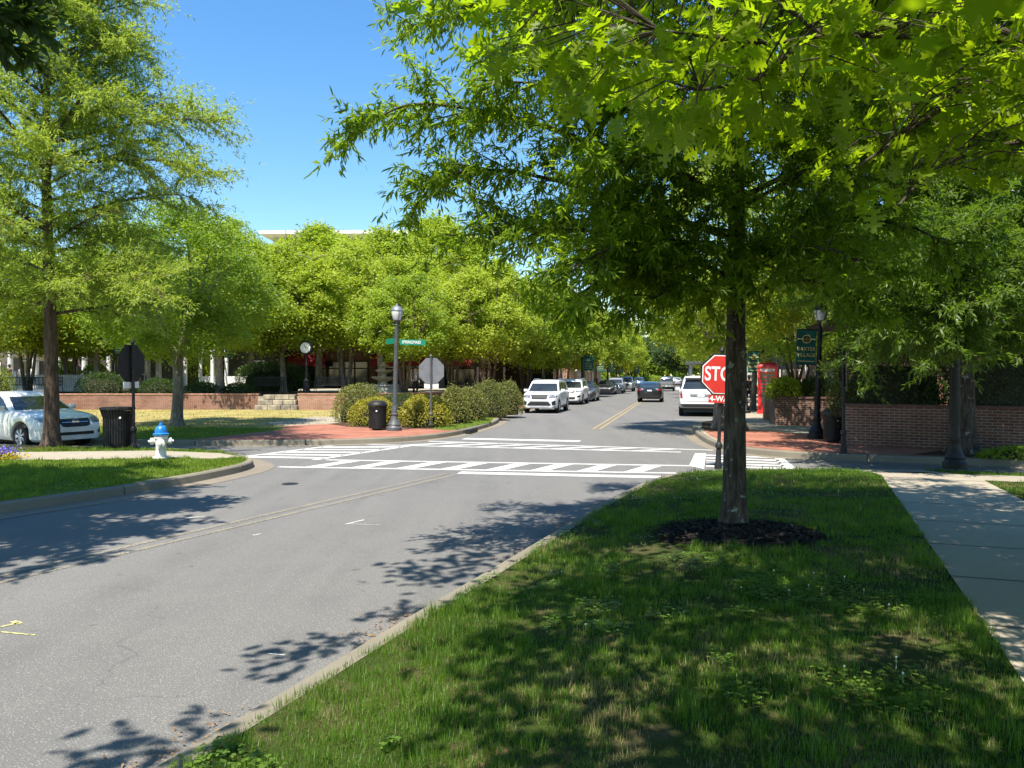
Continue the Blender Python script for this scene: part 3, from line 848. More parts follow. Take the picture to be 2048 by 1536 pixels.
# ---------------------------------------------------------------- trees
def basis(d):
    d = Vector(d).normalized()
    s = d.cross(Vector((0, 0, 1)))
    if s.length < 1e-3: s = Vector((1, 0, 0))
    s.normalize()
    return d, s, s.cross(d).normalized()
def grow(rng, boughs, subs=6.0, sublen=1.1, twig=.28, droop=.05, mn=.5, start=.10, tube_twigs=True):
    """boughs: [(points, radius)] -> limb tubes (MB) and twig segments"""
    mb = MB(); S = []; E = []
    for pts, r0 in boughs:
        p = smooth_path([tuple(q) for q in pts], .18, 2)
        n = len(p)
        mb.tube(p, list(np.linspace(r0, .007, n) ** 1.0), 6)
        L = .18 * (n - 1)
        k = max(2, int(L * subs))
        for _ in range(k):
            t = rng.uniform(start, 1.0); i = min(int(t * (n - 1)), n - 2)
            o = Vector(p[i]) + (Vector(p[i + 1]) - Vector(p[i])) * rng.random()
            tg, sd, up = basis(Vector(p[i + 1]) - Vector(p[i]))
            a = rng.uniform(.5, 1.25); b = rng.normal(.12, .55)
            sg = 1 if rng.random() < .5 else -1
            d = tg * math.cos(a) + (sd * sg * math.cos(b) + up * math.sin(b)) * math.sin(a)
            ln = sublen * (mn + (1 - mn) * (1 - t)) * rng.uniform(.5, 1.2)
            if L < 2: ln *= .7
            m = max(3, int(ln / .14)); q = o.copy(); path = [q.copy()]
            for j in range(m):
                d = (d + Vector((rng.normal(0, .12), rng.normal(0, .12), rng.normal(-droop, .10)))).normalized()
                q2 = q + d * (ln / m)
                if j >= 0:
                    for _k in range(2):
                        tg2, sd2, up2 = basis(d)
                        a2 = rng.uniform(.4, 1.2); b2 = rng.uniform(-1.2, 1.2); s2 = 1 if _k else -1
                        e = tg2 * math.cos(a2) + (sd2 * s2 * math.cos(b2) + up2 * math.sin(b2)) * math.sin(a2)
                        e = (e + Vector((0, 0, -droop * 2))).normalized() * twig * rng.uniform(.5, 1.25)
                        S.append(q2[:]); E.append((q2 + e)[:])
                S.append(q[:]); E.append(q2[:])
                q = q2; path.append(q.copy())
            if tube_twigs:
                mb.tube(path, list(np.linspace(.010, .003, len(path))), 4, cap=False)
        S.append(tuple(p[-2])); E.append(tuple(np.array(p[-1]) + (p[-1] - p[-2]) * 1.2))
    return mb, np.array(S), np.array(E)
def twig_leaves(rng, S, E, per, grav=.25, spread=.65, up=1.0, tilt=.55):
    d = nrm(E - S)
    n = len(S) * per
    u = rng.uniform(.05, 1.05, n)
    i = np.repeat(np.arange(len(S)), per)
    pos = S[i] + (E[i] - S[i]) * u[:, None] + rng.normal(size=(n, 3)) * .008
    ax = nrm(d[i] * .8 + rng.normal(size=(n, 3)) * spread + np.array((0, 0, -grav)))
    nm = np.array((0, 0, up)) + rng.normal(size=(n, 3)) * tilt
    return pos, ax, nm

def tree_thing(name, label, loc, group=None):
    return thing(name, label, 'tree', loc, 0, group)

# --- the willow oak on the near verge (trunk right of centre)
rng = np.random.default_rng(101)
T0 = Vector((2.43, 8.42, .24))
tree = tree_thing('willow_oak', 'dark straight trunked willow oak in the mulch ring, partly hiding the red stop sign', T0)
def rel(p): return Vector(p) - T0
def trunk_at(z):
    q = [(0, .0, 0), (.02, 0, 2.5), (.03, 0, 4.2), (.02, .05, 7.0), (.06, .0, 9.5)]
    zs = [a[2] for a in q]
    return Vector((np.interp(z, zs, [a[0] for a in q]), np.interp(z, zs, [a[1] for a in q]), z))
def trunk_mesh(h, r0, r1, flare=1.35, n=22, wob=.02, seed=0, zs=None):
    m = MB(); pts = []; rad = []
    zl_ = np.r_[np.array([-.12, 0, .05, .12, .25, .45, .8]), np.arange(1.2, h, .35), h]
    vs = []; fs = []
    for z in zl_:
        c = trunk_at(max(z, 0)) if zs is None else zs(max(z, 0))
        t = max(0, z) / h
        r = r0 + (r1 - r0) * t ** .8
        fl = 1 + (flare - 1) * math.exp(-max(z, 0) / .16)
        for k in range(n):
            a = 2 * math.pi * k / n
            w = 1 + wob * mnoise.noise(Vector((math.cos(a) * 2.2, math.sin(a) * 2.2, z * 1.3 + seed))) * 3 + (fl - 1) * .35 * math.sin(a * 5 + seed)
            rr = r * fl * w
            vs.append((c.x + math.cos(a) * rr, c.y + math.sin(a) * rr, z))
    L = len(zl_)
    for i in range(L - 1):
        for k in range(n):
            fs.append((i*n + k, i*n + (k+1) % n, (i+1)*n + (k+1) % n, (i+1)*n + k))
    m.add(vs, fs)
    return m
B = []
def bough(uvd, r, base_z=None):
    pts = [rel(P(*q)) for q in uvd]
    if base_z is None:
        base_z = pts[0].z
    B.append(([trunk_at(base_z)] + pts[1:], r))
bough([(1465,420,8.4),(1300,335,8.1),(1130,265,7.8),(1000,225,7.6),(850,205,7.35),(795,212,7.1),(722,258,7.0)], .042)
bough([(1462,330,8.4),(1330,240,8.1),(1150,140,7.7),(1020,95,7.4),(975,120,7.3)], .036)
bough([(1467,480,8.4),(1250,400,8.0),(1020,335,7.6),(880,345,7.4),(825,420,7.3)], .036)
bough([(1470,560,8.4),(1300,480,8.0),(1100,450,7.6),(950,470,7.3),(890,470,7.2)], .034)
bough([(1470,600,8.4),(1350,545,8.0),(1230,545,7.6),(1150,590,7.4),(1110,640,7.3)], .030)
bough([(1470,520,8.4),(1330,470,7.4),(1200,500,6.7),(1120,560,6.4)], .028)
bough([(1472,610,8.4),(1420,570,7.7),(1330,580,7.2),(1270,620,7.0)], .022)
bough([(1480,600,8.4),(1580,555,8.2),(1680,570,8.0),(1740,620,7.9)], .026)
bough([(1475,500,8.4),(1620,440,8.2),(1800,440,7.9),(1900,490,7.8)], .032)
bough([(1470,400,8.4),(1650,310,8.1),(1850,270,7.8),(2000,300,7.7)], .034)
bough([(1470,560,8.4),(1560,500,7.6),(1660,490,6.9),(1740,540,6.5)], .026)
bough([(1462,250,8.4),(1300,90,8.1),(1150,-20,7.8),(1060,-60,7.6)], .034)
bough([(1462,150,8.4),(1200,-70,8.0),(980,-45,7.7),(850,2,7.5)], .032)
bough([(1465,200,8.4),(1600,60,8.2),(1750,-20,8.0)], .030)
bough([(1470,440,8.4),(1400,360,7.4),(1280,300,6.7),(1180,320,6.3)], .030)
bough([(1470,350,8.4),(1520,240,7.5),(1580,190,6.8)], .028)
for i in range(26):                                         # the rest of the whorl, out of the lens or behind
    z = 3.0 + i * .235; az = i * 2.4 + .4
    reach = max(.9, 3.3 - .26 * abs(z - 5))
    dx, dy = math.cos(az), math.sin(az)
    if dy > 0: reach *= 1 - .55 * dy
    b = trunk_at(z)
    up_ = .22 + .05 * (z - 4)
    B.append(([b, b + Vector((dx, dy, up_ * 1.2)) * reach * .5, b + Vector((dx, dy, up_ * .7)) * reach * .85, b + Vector((dx * 1.1, dy * 1.1, up_ * .4)) * reach], .024))
mb, S, E = grow(rng, B, 13.5, 1.05, .25, .06, mn=.34)
tm = trunk_mesh(9.2, .132, .035, 1.38)
tm.add(mb.v, mb.f)
tm.build('trunk', M['bark'], tree, smooth=True)
pos, ax, nm = twig_leaves(rng, S, E, 13, .35, .62)
W = pos + np.array(T0)
uu = UC + W[:, 0] / W[:, 1] * F; vv = HV - (W[:, 2] - H) / W[:, 1] * F
k = ~((vv > 700) & (uu > 1390) & (uu < 1560)) & (vv < 715)
# no leaves lower than the photo shows them left of the sign
k &= ~((uu > 1180) & (uu < 1440) & (vv > 690)) & ~((uu < 1090) & (vv > 620)) & ~((uu > 1500) & (uu < 1640) & (vv > 660))
sh = W[:, :2] - np.array(TS[:2])[None, :] * (W[:, 2:3] / math.tan(SUN_EL))
lit = inpoly(sh[:, 0], sh[:, 1], [(1.3, 10.9), (6.5, 11.4), (6.4, 13.9), (3.0, 14.2), (1.8, 12.4)])
k &= ~(lit & (rng.random(len(k)) < .80))  # crown thinned where its shadow would cover the sunlit grass strip
print('willow leaves', k.sum())
leaf_mesh('crown', pos[k], ax[k], nm[k], rng.uniform(.065, .115, k.sum()), rng.uniform(.014, .022, k.sum()), 'lance', M['leaf_willow'], tree, .25, .12)

# --- the lobed-leaf oak whose boughs hang over the photographer
rng = np.random.default_rng(202)
O0 = Vector((6.1, 3.3, .26))
oak = tree_thing('red_oak', 'oak with large lobed yellow-green leaves hanging over the near verge at the upper right', O0)
def relo(p): return Vector(p) - O0
OB = []
mainb = [relo((6.1, 3.3, 3.3)), relo((4.2, 3.25, 3.55)), relo(P(2300, 85, 3.15)), relo(P(2048, 78, 3.1)), relo(P(1880, 78, 3.0)), relo(P(1640, 66, 2.85)), relo(P(1560, 92, 2.8)), relo(P(1440, 78, 2.75)), relo(P(1320, 60, 2.7))]
OB.append((mainb, .034))
OB.append(([relo(P(1640, 66, 2.85)), relo(P(1590, 30, 2.85)), relo(P(1540, -10, 2.85)), relo(P(1400, -60, 2.8))], .010))
OB.append(([relo(P(1590, 90, 2.82)), relo(P(1540, 150, 2.75)), relo(P(1470, 170, 2.65)), relo(P(1400, 180, 2.6))], .009))
OB.append(([relo(P(2250, 110, 3.3)), relo(P(2048, 140, 3.3)), relo(P(1960, 165, 3.2)), relo(P(1850, 240, 3.05)), relo(P(1720, 330, 2.9))], .016))
OB.append(([relo(P(2350, 250, 3.5)), relo(P(2048, 280, 3.3)), relo(P(1920, 310, 3.1)), relo(P(1830, 370, 2.9)), relo(P(1790, 420, 2.8))], .014))
OB.append(([relo(P(2048, 78, 3.1)), relo(P(1900, 20, 3.2)), relo(P(1700, -30, 3.3)), relo(P(1400, -40, 3.4)), relo(P(1150, -10, 3.4))], .014))
zs_o = lambda z: Vector((.05 * math.sin(z * .6), .04 * math.cos(z), z))
trunk_o = trunk_mesh(8.5, .21, .06, 1.4, zs=zs_o, seed=4)
for i in range(16):
    z = 3.2 + i * .33; az = i * 2.4
    reach = 4.6 - .35 * abs(z - 5)
    b = Vector((0, 0, z))
    dx, dy = math.cos(az), math.sin(az)
    OB.append(([b, b + Vector((dx * .5, dy * .5, .25)) * reach, b + Vector((dx, dy, .35)) * reach], .04))
for pts, r in OB:
    p = smooth_path([tuple(q) for q in pts], .15, 2)
    trunk_o.tube(p, list(np.linspace(r, .005, len(p))), 8)
# twig clusters: dense inside the wedge of picture the boughs fill, and through an unseen crown shaped for its shade
skel = np.concatenate([smooth_path([tuple(q) for q in pts], .12, 2) for pts, r in OB]) + np.array(O0)
wedge = [(985, -80), (970, 60), (1060, 150), (1250, 215), (1330, 270), (1480, 300), (1540, 345), (1640, 360), (1720, 395), (1790, 445), (1870, 410), (2060, 400), (2300, 420), (2300, -80)]
CL = []
while len(CL) < 310:
    u, v = rng.uniform(960, 2250), rng.uniform(-80, 445)
    if not inpoly(np.array([u]), np.array([v]), wedge)[0]: continue
    if v > 230 and rng.random() < .5: continue
    d = rng.uniform(2.4, 4.4) if v < 230 else rng.uniform(2.5, 3.6)
    CL.append(P(u, v, d))
crown_c = Vector((4.4, 2.6, 5.6))
tries = 0; far = []
while len(far) < 3300 and tries < 300000:
    tries += 1
    q = Vector(rng.normal(size=3)).normalized() * (rng.random() ** .45)
    p = crown_c + Vector((q.x * 5.6, q.y * 6.0, q.z * 3.2))
    if p.z < 2.9: continue
    if p.y > .25:
        u = UC + p.x / p.y * F; v = HV - (p.z - H) / p.y * F
        if -200 < u < 2250 and -90 < v < 1536: continue
    hole = Vector((p.x, p.y)) - Vector(TS[:2]) * ((p.z - 3.3) / math.tan(SUN_EL))
    if -.2 < hole.x < 3.0 and 2.0 < hole.y < 4.0 and p.z > 3.3 and rng.random() < .82: continue  # unseen crown kept open so sun reaches the hanging leaves
    g = Vector((p.x, p.y)) - Vector(TS[:2]) * (p.z / math.tan(SUN_EL))
    if mnoise.noise(Vector((g.x * .75, g.y * .75, 31))) > (.36 if g.x < 3.6 else .66): continue  # gaps shaped into the unseen crown so sun patches reach the ground
    if g.y < .5 and rng.random() < .7: continue
    i = int(np.argmin(np.abs(KR_NEAR[:140, 1] - g.y)))
    if g.x < KR_NEAR[i, 0] + .6: continue
    far.append(p)
shadow_casters = []  # unseen leaf clusters added to cast shadow patches on the road
for (u, v, z, k) in [(560, 1330, 4.6, 3), (640, 1310, 4.9, 2), (820, 1218, 5.4, 2), (200, 1500, 4.7, 3), (270, 1470, 4.8, 3), (330, 1510, 4.6, 3), (820, 1135, 6.6, 5), (880, 1150, 6.5, 5), (950, 1125, 6.6, 5), (1010, 1100, 7.0, 5), (900, 1095, 7.0, 4)]:
    gx, gy = G(u, v)
    for _ in range(max(1, k // 2)):
        s_ = z / math.tan(SUN_EL)
        shadow_casters.append(Vector((gx + TS.x * s_ + rng.normal(0, .12), gy + TS.y * s_ + rng.normal(0, .12), z + rng.normal(0, .1))))
lp, la, ln_ = [], [], []; lp2, la2, ln2 = [], [], []
def cluster(c, nleaf, lp, la, ln_, conn=True):
    i = int(np.argmin(np.linalg.norm(skel - np.array(c), axis=1)))
    b = Vector(skel[i]) - O0; c = c - O0
    if conn:
        mid = (b + c) / 2 + Vector((0, 0, .05))
        dd = (c - b).length
        if dd < 1.0: trunk_o.tube([b, mid, c], [.0045, .003, .002], 5, cap=False)
    dirv = (c - b)
    if dirv.length < .05: dirv = Vector((rng.normal(), rng.normal(), 0))
    dirv.normalize()
    for j in range(nleaf):
        a = Vector((rng.normal(0, .8), rng.normal(0, .8), rng.normal(-.34, .36))) + dirv * .7
        a.normalize()
        st = c + dirv * rng.uniform(-.14, .03) + a * .03
        lp.append(st[:]); la.append(a[:]); ln_.append((rng.normal(0, .55), rng.normal(0, .55), 1.0))
for c in CL: cluster(c, int(rng.integers(6, 10)), lp, la, ln_)
for c in far: cluster(c, 21, lp2, la2, ln2, conn=False)
n_far = len(lp2)
for c in shadow_casters: cluster(c, 28, lp2, la2, ln2, conn=False)
trunk_o.build('trunk', M['bark'], oak, smooth=True)
n = len(lp)
leaf_mesh('crown', np.array(lp), np.array(la), np.array(ln_), rng.uniform(.07, .135, n), rng.uniform(.055, .10, n), 'oak', M['leaf_oak'], oak, rng.uniform(.05, .5, n), rng.uniform(-.05, .5, n))
n = len(lp2)
pp = np.array(lp2) + rng.normal(size=(n, 3)) * np.where(np.arange(n) < n_far, .20, .15)[:, None]
leaf_mesh('crown', pp, np.array(la2), np.array(ln2), rng.uniform(.13, .20, n), rng.uniform(.10, .15, n), 'oaksimple', M['leaf_oak'], oak, .2, .15)  # unseen clusters, placed for the shade they cast

# --- generic procedural crowns
def excurrent(name, label, loc, h, r0, crown_z, reach, leafmat_, barkm, seed, leaf=(.10, .020), per=4, subs=4.5, nb=40, extra=(), top=.5, group=None, shape='diamond', asc=.25, sublen=1.1, twig=.34):
    rng = np.random.default_rng(seed)
    t = tree_thing(name, label, loc, group)
    L0 = Vector(loc)
    zs = lambda z: Vector((.05 * math.sin(z * .5 + seed), .05 * math.cos(z * .4 + seed), z))
    m = trunk_mesh(h * .96, r0, .03, 1.4, zs=zs, seed=seed)
    Bs = []
    for i in range(nb):
        f = (i + rng.random()) / nb
        z = crown_z + (h - crown_z) * f; az = i * 2.4 + seed
        rc = reach * (1 - f) ** top * (.65 + .35 * min(1, f * 6)) * rng.uniform(.72, 1.1)
        b = zs(z); dx, dy = math.cos(az), math.sin(az)
        s = asc * (.4 + 1.6 * f)
        Bs.append(([b, b + Vector((dx * .45, dy * .45, s * .6)) * rc, b + Vector((dx * .8, dy * .8, s * .9)) * rc, b + Vector((dx, dy, s * .85 - .06)) * rc], .012 + .012 * rc))
    for pts in extra:
        pts = [Vector(p) - L0 for p in pts]
        Bs.append(([zs(pts[0].z)] + pts[1:], .045))
    mb, S, E = grow(rng, Bs, subs, sublen, twig, .03)
    m.add(mb.v, mb.f)
    m.build('trunk', barkm, t, smooth=True)
    pos, ax, nm = twig_leaves(rng, S, E, per, .15, .65)
    n = len(pos)
    leaf_mesh('crown', pos, ax, nm, leaf[0] * rng.uniform(.7, 1.25, n), leaf[1] * rng.uniform(.8, 1.25, n), shape, leafmat_, t, .2, .1)
    print(name, 'leaves', n)
    return t
D = 18.8
excurrent('willow_oak', 'tall feathery oak with a brown trunk in front of the white sedan at the left', (-11.3, 18.8, .19), 14.5, .185, 3.1, 3.9, M['leaf_left'], M['bark_brown'], 7, (.115, .025), 11, 6.4, 64,
          extra=[[P(115, 290, D), P(250, 250, D), P(360, 235, D-.3), P(462, 245, D-.4)], [P(115, 330, D), P(250, 320, D), P(350, 320, D-.3), P(420, 348, D-.4)], [P(115, 250, D), P(240, 215, D), P(385, 205, D)], [P(112, 120, D), P(200, 70, D), P(275, 85, D)], [P(112, 80, D), P(200, 20, D), P(295, 2, D)], [P(112, 160, D), P(200, 130, D), P(265, 100, D)],
                 [P(108, 560, D), P(200, 545, D-1), P(290, 560, D-1.6), P(330, 600, D-2)]], top=.50, twig=.55, sublen=1.5, asc=.42)
excurrent('shade_tree', 'shade-coloured tree whose boughs only just enter the upper left corner over the near verge', (-10.3, 6.4, .2), 11.5, .22, 4.3, 5.0, M['leaf_deep'], M['bark_brown'], 17, (.17, .07), 9, 7.0, 54, top=.4,  # deep leaf colour carries the shade these boughs hang in
          extra=[[(-10.3, 6.4, 6.0), (-8.5, 6.6, 6.6), (-6.8, 6.6, 6.9), (-5.6, 6.4, 6.9)], [(-10.3, 6.4, 6.6), (-8.3, 7.4, 7.3), (-7.0, 7.8, 7.5), (-6.4, 8.0, 7.4)], [(-10.3, 6.4, 6.2), (-8.6, 5.4, 6.8), (-7.0, 4.8, 7.1), (-5.8, 4.6, 7.0)], [(-10.3, 6.4, 5.4), (-9.0, 8.6, 6.2), (-8.3, 10.0, 6.6), (-8.0, 11.2, 6.9)], [(-10.3, 6.4, 5.8), (-8.4, 7.6, 6.2), P(-60, 60, 8.6), P(40, 30, 8.6)]])
D = 17.4
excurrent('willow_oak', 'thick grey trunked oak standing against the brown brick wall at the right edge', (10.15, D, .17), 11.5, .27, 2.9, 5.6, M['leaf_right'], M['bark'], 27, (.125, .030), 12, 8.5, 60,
          extra=[[P(1900, 560, D), P(1820, 610, D-1), P(1745, 665, D-2), P(1690, 715, D-2.5)], [P(1900, 520, D), P(1800, 540, D-1), P(1700, 590, D-1.6)], [P(1920, 600, D), P(1960, 640, D-1), P(2040, 690, D-1.8)],
                 [P(1915, 500, D), P(1860, 540, D-3), P(1800, 610, D-4.6)], [P(1915, 480, D), P(1900, 520, D-3), P(1880, 600, D-4.8), P(1870, 650, D-5.2)], [P(1920, 480, D), P(1980, 540, D-3), P(1990, 640, D-4.8)], [P(1915, 430, D), P(1880, 470, D-3), P(1850, 520, D-5)], [P(1920, 420, D), P(1960, 450, D-3), P(2020, 520, D-5)], [P(1915, 520, D), P(1905, 560, D-3), P(1900, 640, D-4.6), P(1905, 700, D-5)], [P(1915, 560, D), P(1840, 600, D-2.6), P(1810, 680, D-3.6)], [P(1915, 470, D), P(1950, 500, D-3), P(1940, 560, D-5), P(1935, 620, D-5.6)], [P(1915, 450, D), P(1780, 470, D-2), P(1700, 520, D-3)], [P(1915, 600, D), P(2000, 600, D-3), P(2060, 640, D-4.4)], [P(1915, 400, D), P(1910, 430, D-3), P(1905, 470, D-5.4)]], sublen=1.5, top=.4)

def clumpy(name, label, loc, h, r0, fork, reach, leafm, barkm, seed, stems=1, nclump=120, per=95, leaf=(.15, .085), cz=None, flat=.55, group=None, limbs=6, csize=.55, shape='diamond'):
    """a broad street tree: trunk(s) forking into rising limbs, leaf clumps around the limb ends"""
    rng = np.random.default_rng(seed)
    t = tree_thing(name, label, loc, group)
    m = MB(); tips = []
    cz = cz or fork + .45 * (h - fork)
    def pt(z, r): return Vector((rng.normal(0, r), rng.normal(0, r), z))
    if stems == 1:
        zs = lambda z: Vector((.06 * math.sin(z + seed), .05 * math.cos(z + seed), z))
        tm = trunk_mesh(fork + .1, r0, r0 * .72, 1.35, zs=zs, seed=seed, n=14)
        m.add(tm.v, tm.f); start = [zs(fork)] * limbs; rr = r0 * .5
    else:
        start = []; rr = r0 * .8
        for k in range(limbs):
            a = 6.28 * k / limbs + rng.uniform(-.3, .3)
            b = Vector((math.cos(a) * .16, math.sin(a) * .16, 0)); e = Vector((math.cos(a) * .5, math.sin(a) * .5, fork))
            m.tube([b, (b + e) / 2 + pt(0, .04), e], [r0, r0 * .9, r0 * .75], 8)
            start.append(e)
    for k, s in enumerate(start):
        a = 6.28 * k / limbs + rng.uniform(-.35, .35)
        out = reach * rng.uniform(.45, .8); top = h * rng.uniform(.72, .92)
        if k == 0: out *= .15; top = h * .97
        e = Vector((math.cos(a) * out, math.sin(a) * out, top))
        mid = s.lerp(e, .45) + Vector((math.cos(a), math.sin(a), -.2)) * reach * .12
        p = smooth_path([tuple(s), tuple(mid), tuple(e)], .4, 2)
        m.tube(p, list(np.linspace(rr, .015, len(p))), 6)
        for j in range(5):
            i = int(rng.uniform(.3, .95) * (len(p) - 1)); b = Vector(p[i])
            a2 = a + rng.normal(0, .9); l2 = reach * rng.uniform(.25, .55)
            e2 = b + Vector((math.cos(a2), math.sin(a2), rng.uniform(.0, .6))) * l2
            m.tube([b, b.lerp(e2, .5) + Vector((0, 0, .1)), e2], [rr * .4, rr * .25, .01], 5)
            tips += [e2, b.lerp(e2, .6)]
        tips += [Vector(q) for q in p[len(p) // 2:]]
    tips = np.array([tuple(q) for q in tips])
    C = []; Rr = []
    while len(C) < nclump:
        q = rng.normal(size=3); q /= np.linalg.norm(q)
        rad = rng.uniform(.55, 1.0) ** .6
        zz = cz + q[2] * rad * (h - cz if q[2] > 0 else cz - fork * .92)
        k = 1 - .25 * max(0, q[2]) ** 2
        wob = 1 + .30 * mnoise.noise(Vector((q[0] * 1.6, q[1] * 1.6, q[2] * 1.6 + seed * 3.1)))
        c = np.array((q[0] * rad * reach * k * wob, q[1] * rad * reach * k * wob, zz))
        i = np.argmin(np.linalg.norm(tips - c, axis=1))
        c = c + (tips[i] - c) * .22
        C.append(c); Rr.append(csize * rng.uniform(.65, 1.5))
    C = np.array(C); Rr = np.array(Rr)
    i = np.repeat(np.arange(nclump), (per * (Rr / csize) ** 1.6).astype(int))
    n = len(i)
    g = nrm(rng.normal(size=(n, 3))) * (rng.random((n, 1)) ** .5) * 1.05
    g *= np.where(rng.random((n, 1)) < .14, 1.65, 1.0)
    g[:, 2] *= flat
    g[:, 2] -= .35 * (g[:, 0] ** 2 + g[:, 1] ** 2)
    pos = C[i] + g * Rr[i][:, None]
    outv = nrm(pos - np.array((0, 0, cz - .2 * h)))
    ax = nrm(rng.normal(size=(n, 3)) * np.array((1, 1, .5)) + outv * .5 + np.array((0, 0, -.3)))
    gn = nrm(g / np.array((1, 1, flat)))
    nm = gn * .62 + outv * .15 + np.array(SUN_DIR) * .62 + rng.normal(size=(n, 3)) * .38
    m.build('trunk', barkm, t, smooth=True)
    leaf_mesh('crown', pos, ax, nm, leaf[0] * rng.uniform(.65, 1.3, n), leaf[1] * rng.uniform(.7, 1.25, n), shape, leafm, t, .2, .15)
    return t
def dist_loc(u, d, z): return ((u - UC) / F * d, d, z)
PZ = .95    # plaza level behind the brick retaining wall
GT = 'yellow-green trees around the plaza'
clumpy('elm_tree', 'grey forked elm on the lawn behind the fire hydrant', dist_loc(353, 26.9, .15), 7.9, .21, 2.35, 3.4, M['leaf_mid'], M['bark_pale'], 31, 1, 240, 190, (.13, .055), csize=.5)
tA = clumpy('maple_tree', 'pale trunked tree left of the dark hedge on the raised plaza', dist_loc(437, 41.8, PZ), 9.2, .24, 2.5, 4.1, M['leaf_lime'], M['bark_pale'], 32, 1, 230, 160, (.18, .10), csize=.6, group=GT)
tB = clumpy('maple_tree', 'pale trunked tree standing in front of the dark hedge on the plaza', dist_loc(566, 45, PZ), 8.6, .20, 2.3, 3.7, M['leaf_lime'], M['bark_pale'], 33, 1, 220, 160, (.18, .10), csize=.6, group=GT)
tC = clumpy('crape_myrtle', 'many stemmed tree between the street clock and the fountain', dist_loc(692, 46, PZ), 9.0, .10, 2.5, 3.8, M['leaf_lime'], M['bark_pale'], 34, 5, 230, 160, (.18, .10), csize=.6, limbs=6, group=GT)
tD = clumpy('crape_myrtle', 'many stemmed tree right of the grey backed stop sign', dist_loc(975, 47, .5), 8.6, .09, 2.3, 3.6, M['leaf_lime'], M['bark_brown'], 35, 5, 210, 160, (.18, .10), csize=.55, limbs=6, group=GT)
def again(src, u, d, z, rz, sc, label, group=GT):
    c = copy_tree(src)
    return place(c, dist_loc(u, d, z), rz, sc, label, group)
again(tA, 300, 52, PZ, 1.3, 1.0, 'tree behind the white pergola, left of the plaza bench row')
again(tB, 500, 58, PZ, 2.1, 1.3, 'tree behind the dark hedge, between the hedge and the maroon awnings')
again(tD, 808, 43, .8, .7, .82, 'slim tree just right of the tall lamp post with the green street blade')
again(tC, 905, 50, .6, 2.4, .90, 'many stemmed tree behind the grey backed stop sign')
again(tA, 640, 62, PZ, 3.3, 1.42, 'taller tree rising behind the street clock')
again(tB, 760, 60, PZ, .4, 1.45, 'tree behind the tiered fountain, in front of the maroon awning')
again(tA, 880, 64, .3, 5.0, 1.62, 'tallest tree behind the fountain, its top against the white roof line')
again(tD, 1050, 52, .3, 4.0, .94, 'many stemmed tree behind the front white crossover, left of it')
again(tB, 195, 44.5, PZ, 4.4, 1.0, 'tree behind the white picket fence and the plaza lamp with a dark banner')
again(tC, 55, 43.8, PZ, 1.9, .92, 'tree behind the black benches at the left edge')
again(tC, 140, 46.5, PZ, .5, .78, 'low many stemmed tree in front of the porch, between trunk and dark stop sign')
again(tD, 268, 47, PZ, 2.2, .80, 'low many stemmed tree beside the left pergola post')
again(tA, -60, 40, .5, .8, 1.0, 'tree cut off by the left edge behind the white sedan')
tE = clumpy('zelkova_tree', 'tall thin crowned tree far behind the plaza, its top right of the feathery oak', dist_loc(462, 72, .3), 16.6, .22, 4.5, 3.8, M['leaf_mid'], M['bark_pale'], 36, 1, 210, 150, (.24, .12), csize=.75, group='tall trees behind the plaza')
again(tE, 640, 80, .3, 2.0, 1.06, 'tall olive topped tree in front of the distant white roof', 'tall trees behind the plaza')
again(tE, 865, 84, .3, 3.7, 1.14, 'tall tree at the right end of the distant white roof', 'tall trees behind the plaza')
# avenue trees
GA = 'street trees along the far road'
tF = clumpy('street_tree', 'street tree on the left kerb behind the third parked car', (*R(30, -7.2), .16), 9.4, .17, 2.3, 3.6, M['leaf_lime'], M['bark_pale'], 37, 1, 220, 150, (.20, .11), csize=.6, group=GA)
for s, o, rz, sc, lab in [(42, -7.0, 1.0, 1.0, 'street tree by the first green banner on the left kerb'), (54, -7.1, 2.2, 1.08, 'street tree beside the dark sedan with the chrome grille'), (67, -7.2, 3.1, 1.1, 'left kerb street tree behind the silver van'), (82, -7.2, .3, 1.1, 'left kerb street tree behind the grey parked truck'),
                          (98, -7.2, 4.0, 1.15, 'left kerb street tree beyond the last green banner'), (116, -7, 5.0, 1.1, 'farthest street tree on the left kerb')]:
    place(copy_tree(tF), (*R(s, o), .16), rz, sc, lab, GA)
tG = clumpy('street_tree', 'grey trunked street tree at the bay end, right behind the near stop sign pole', (6.85, 25.7, .16), 8.8, .17, 2.6, 4.0, M['leaf_lime'], M['bark_pale'], 38, 1, 230, 170, (.15, .07), csize=.55, group=GA)
for s, o, rz, sc, lab in [(14, 6.6, 1.4, .95, 'right kerb street tree beside the red telephone kiosk'), (26, 6.6, 2.2, 1.05, 'right kerb street tree ahead of the white parked truck'), (38, 6.6, .8, 1.1, 'right kerb street tree level with the black sedan'), (52, 6.6, 3.6, 1.1, 'right kerb street tree level with the grey pickup'), (68, 6.8, 4.9, 1.15, 'right kerb street tree before the white canopy'), (100, 6.8, .2, 1.1, 'farthest street tree on the right kerb')]:
    place(copy_tree(tG), (*R(s, o), .16), rz, sc, lab, GA)
clumpy('small_tree', 'small tree growing out of the brick planter beside the phone kiosk', (10.6, 28.6, 1.0), 5.2, .06, 1.5, 2.1, M['leaf_mid'], M['bark_brown'], 39, 4, 90, 100, (.13, .05), csize=.45, limbs=5)
tH = clumpy('dark_tree', 'dark spreading tree closing the far end of the street', (*R(150, 4), .1), 11, .35, 3.2, 7.0, M['leaf_deep'], M['bark_brown'], 40, 1, 260, 190, (.32, .19), csize=1.1, group='dark trees at the end of the street')
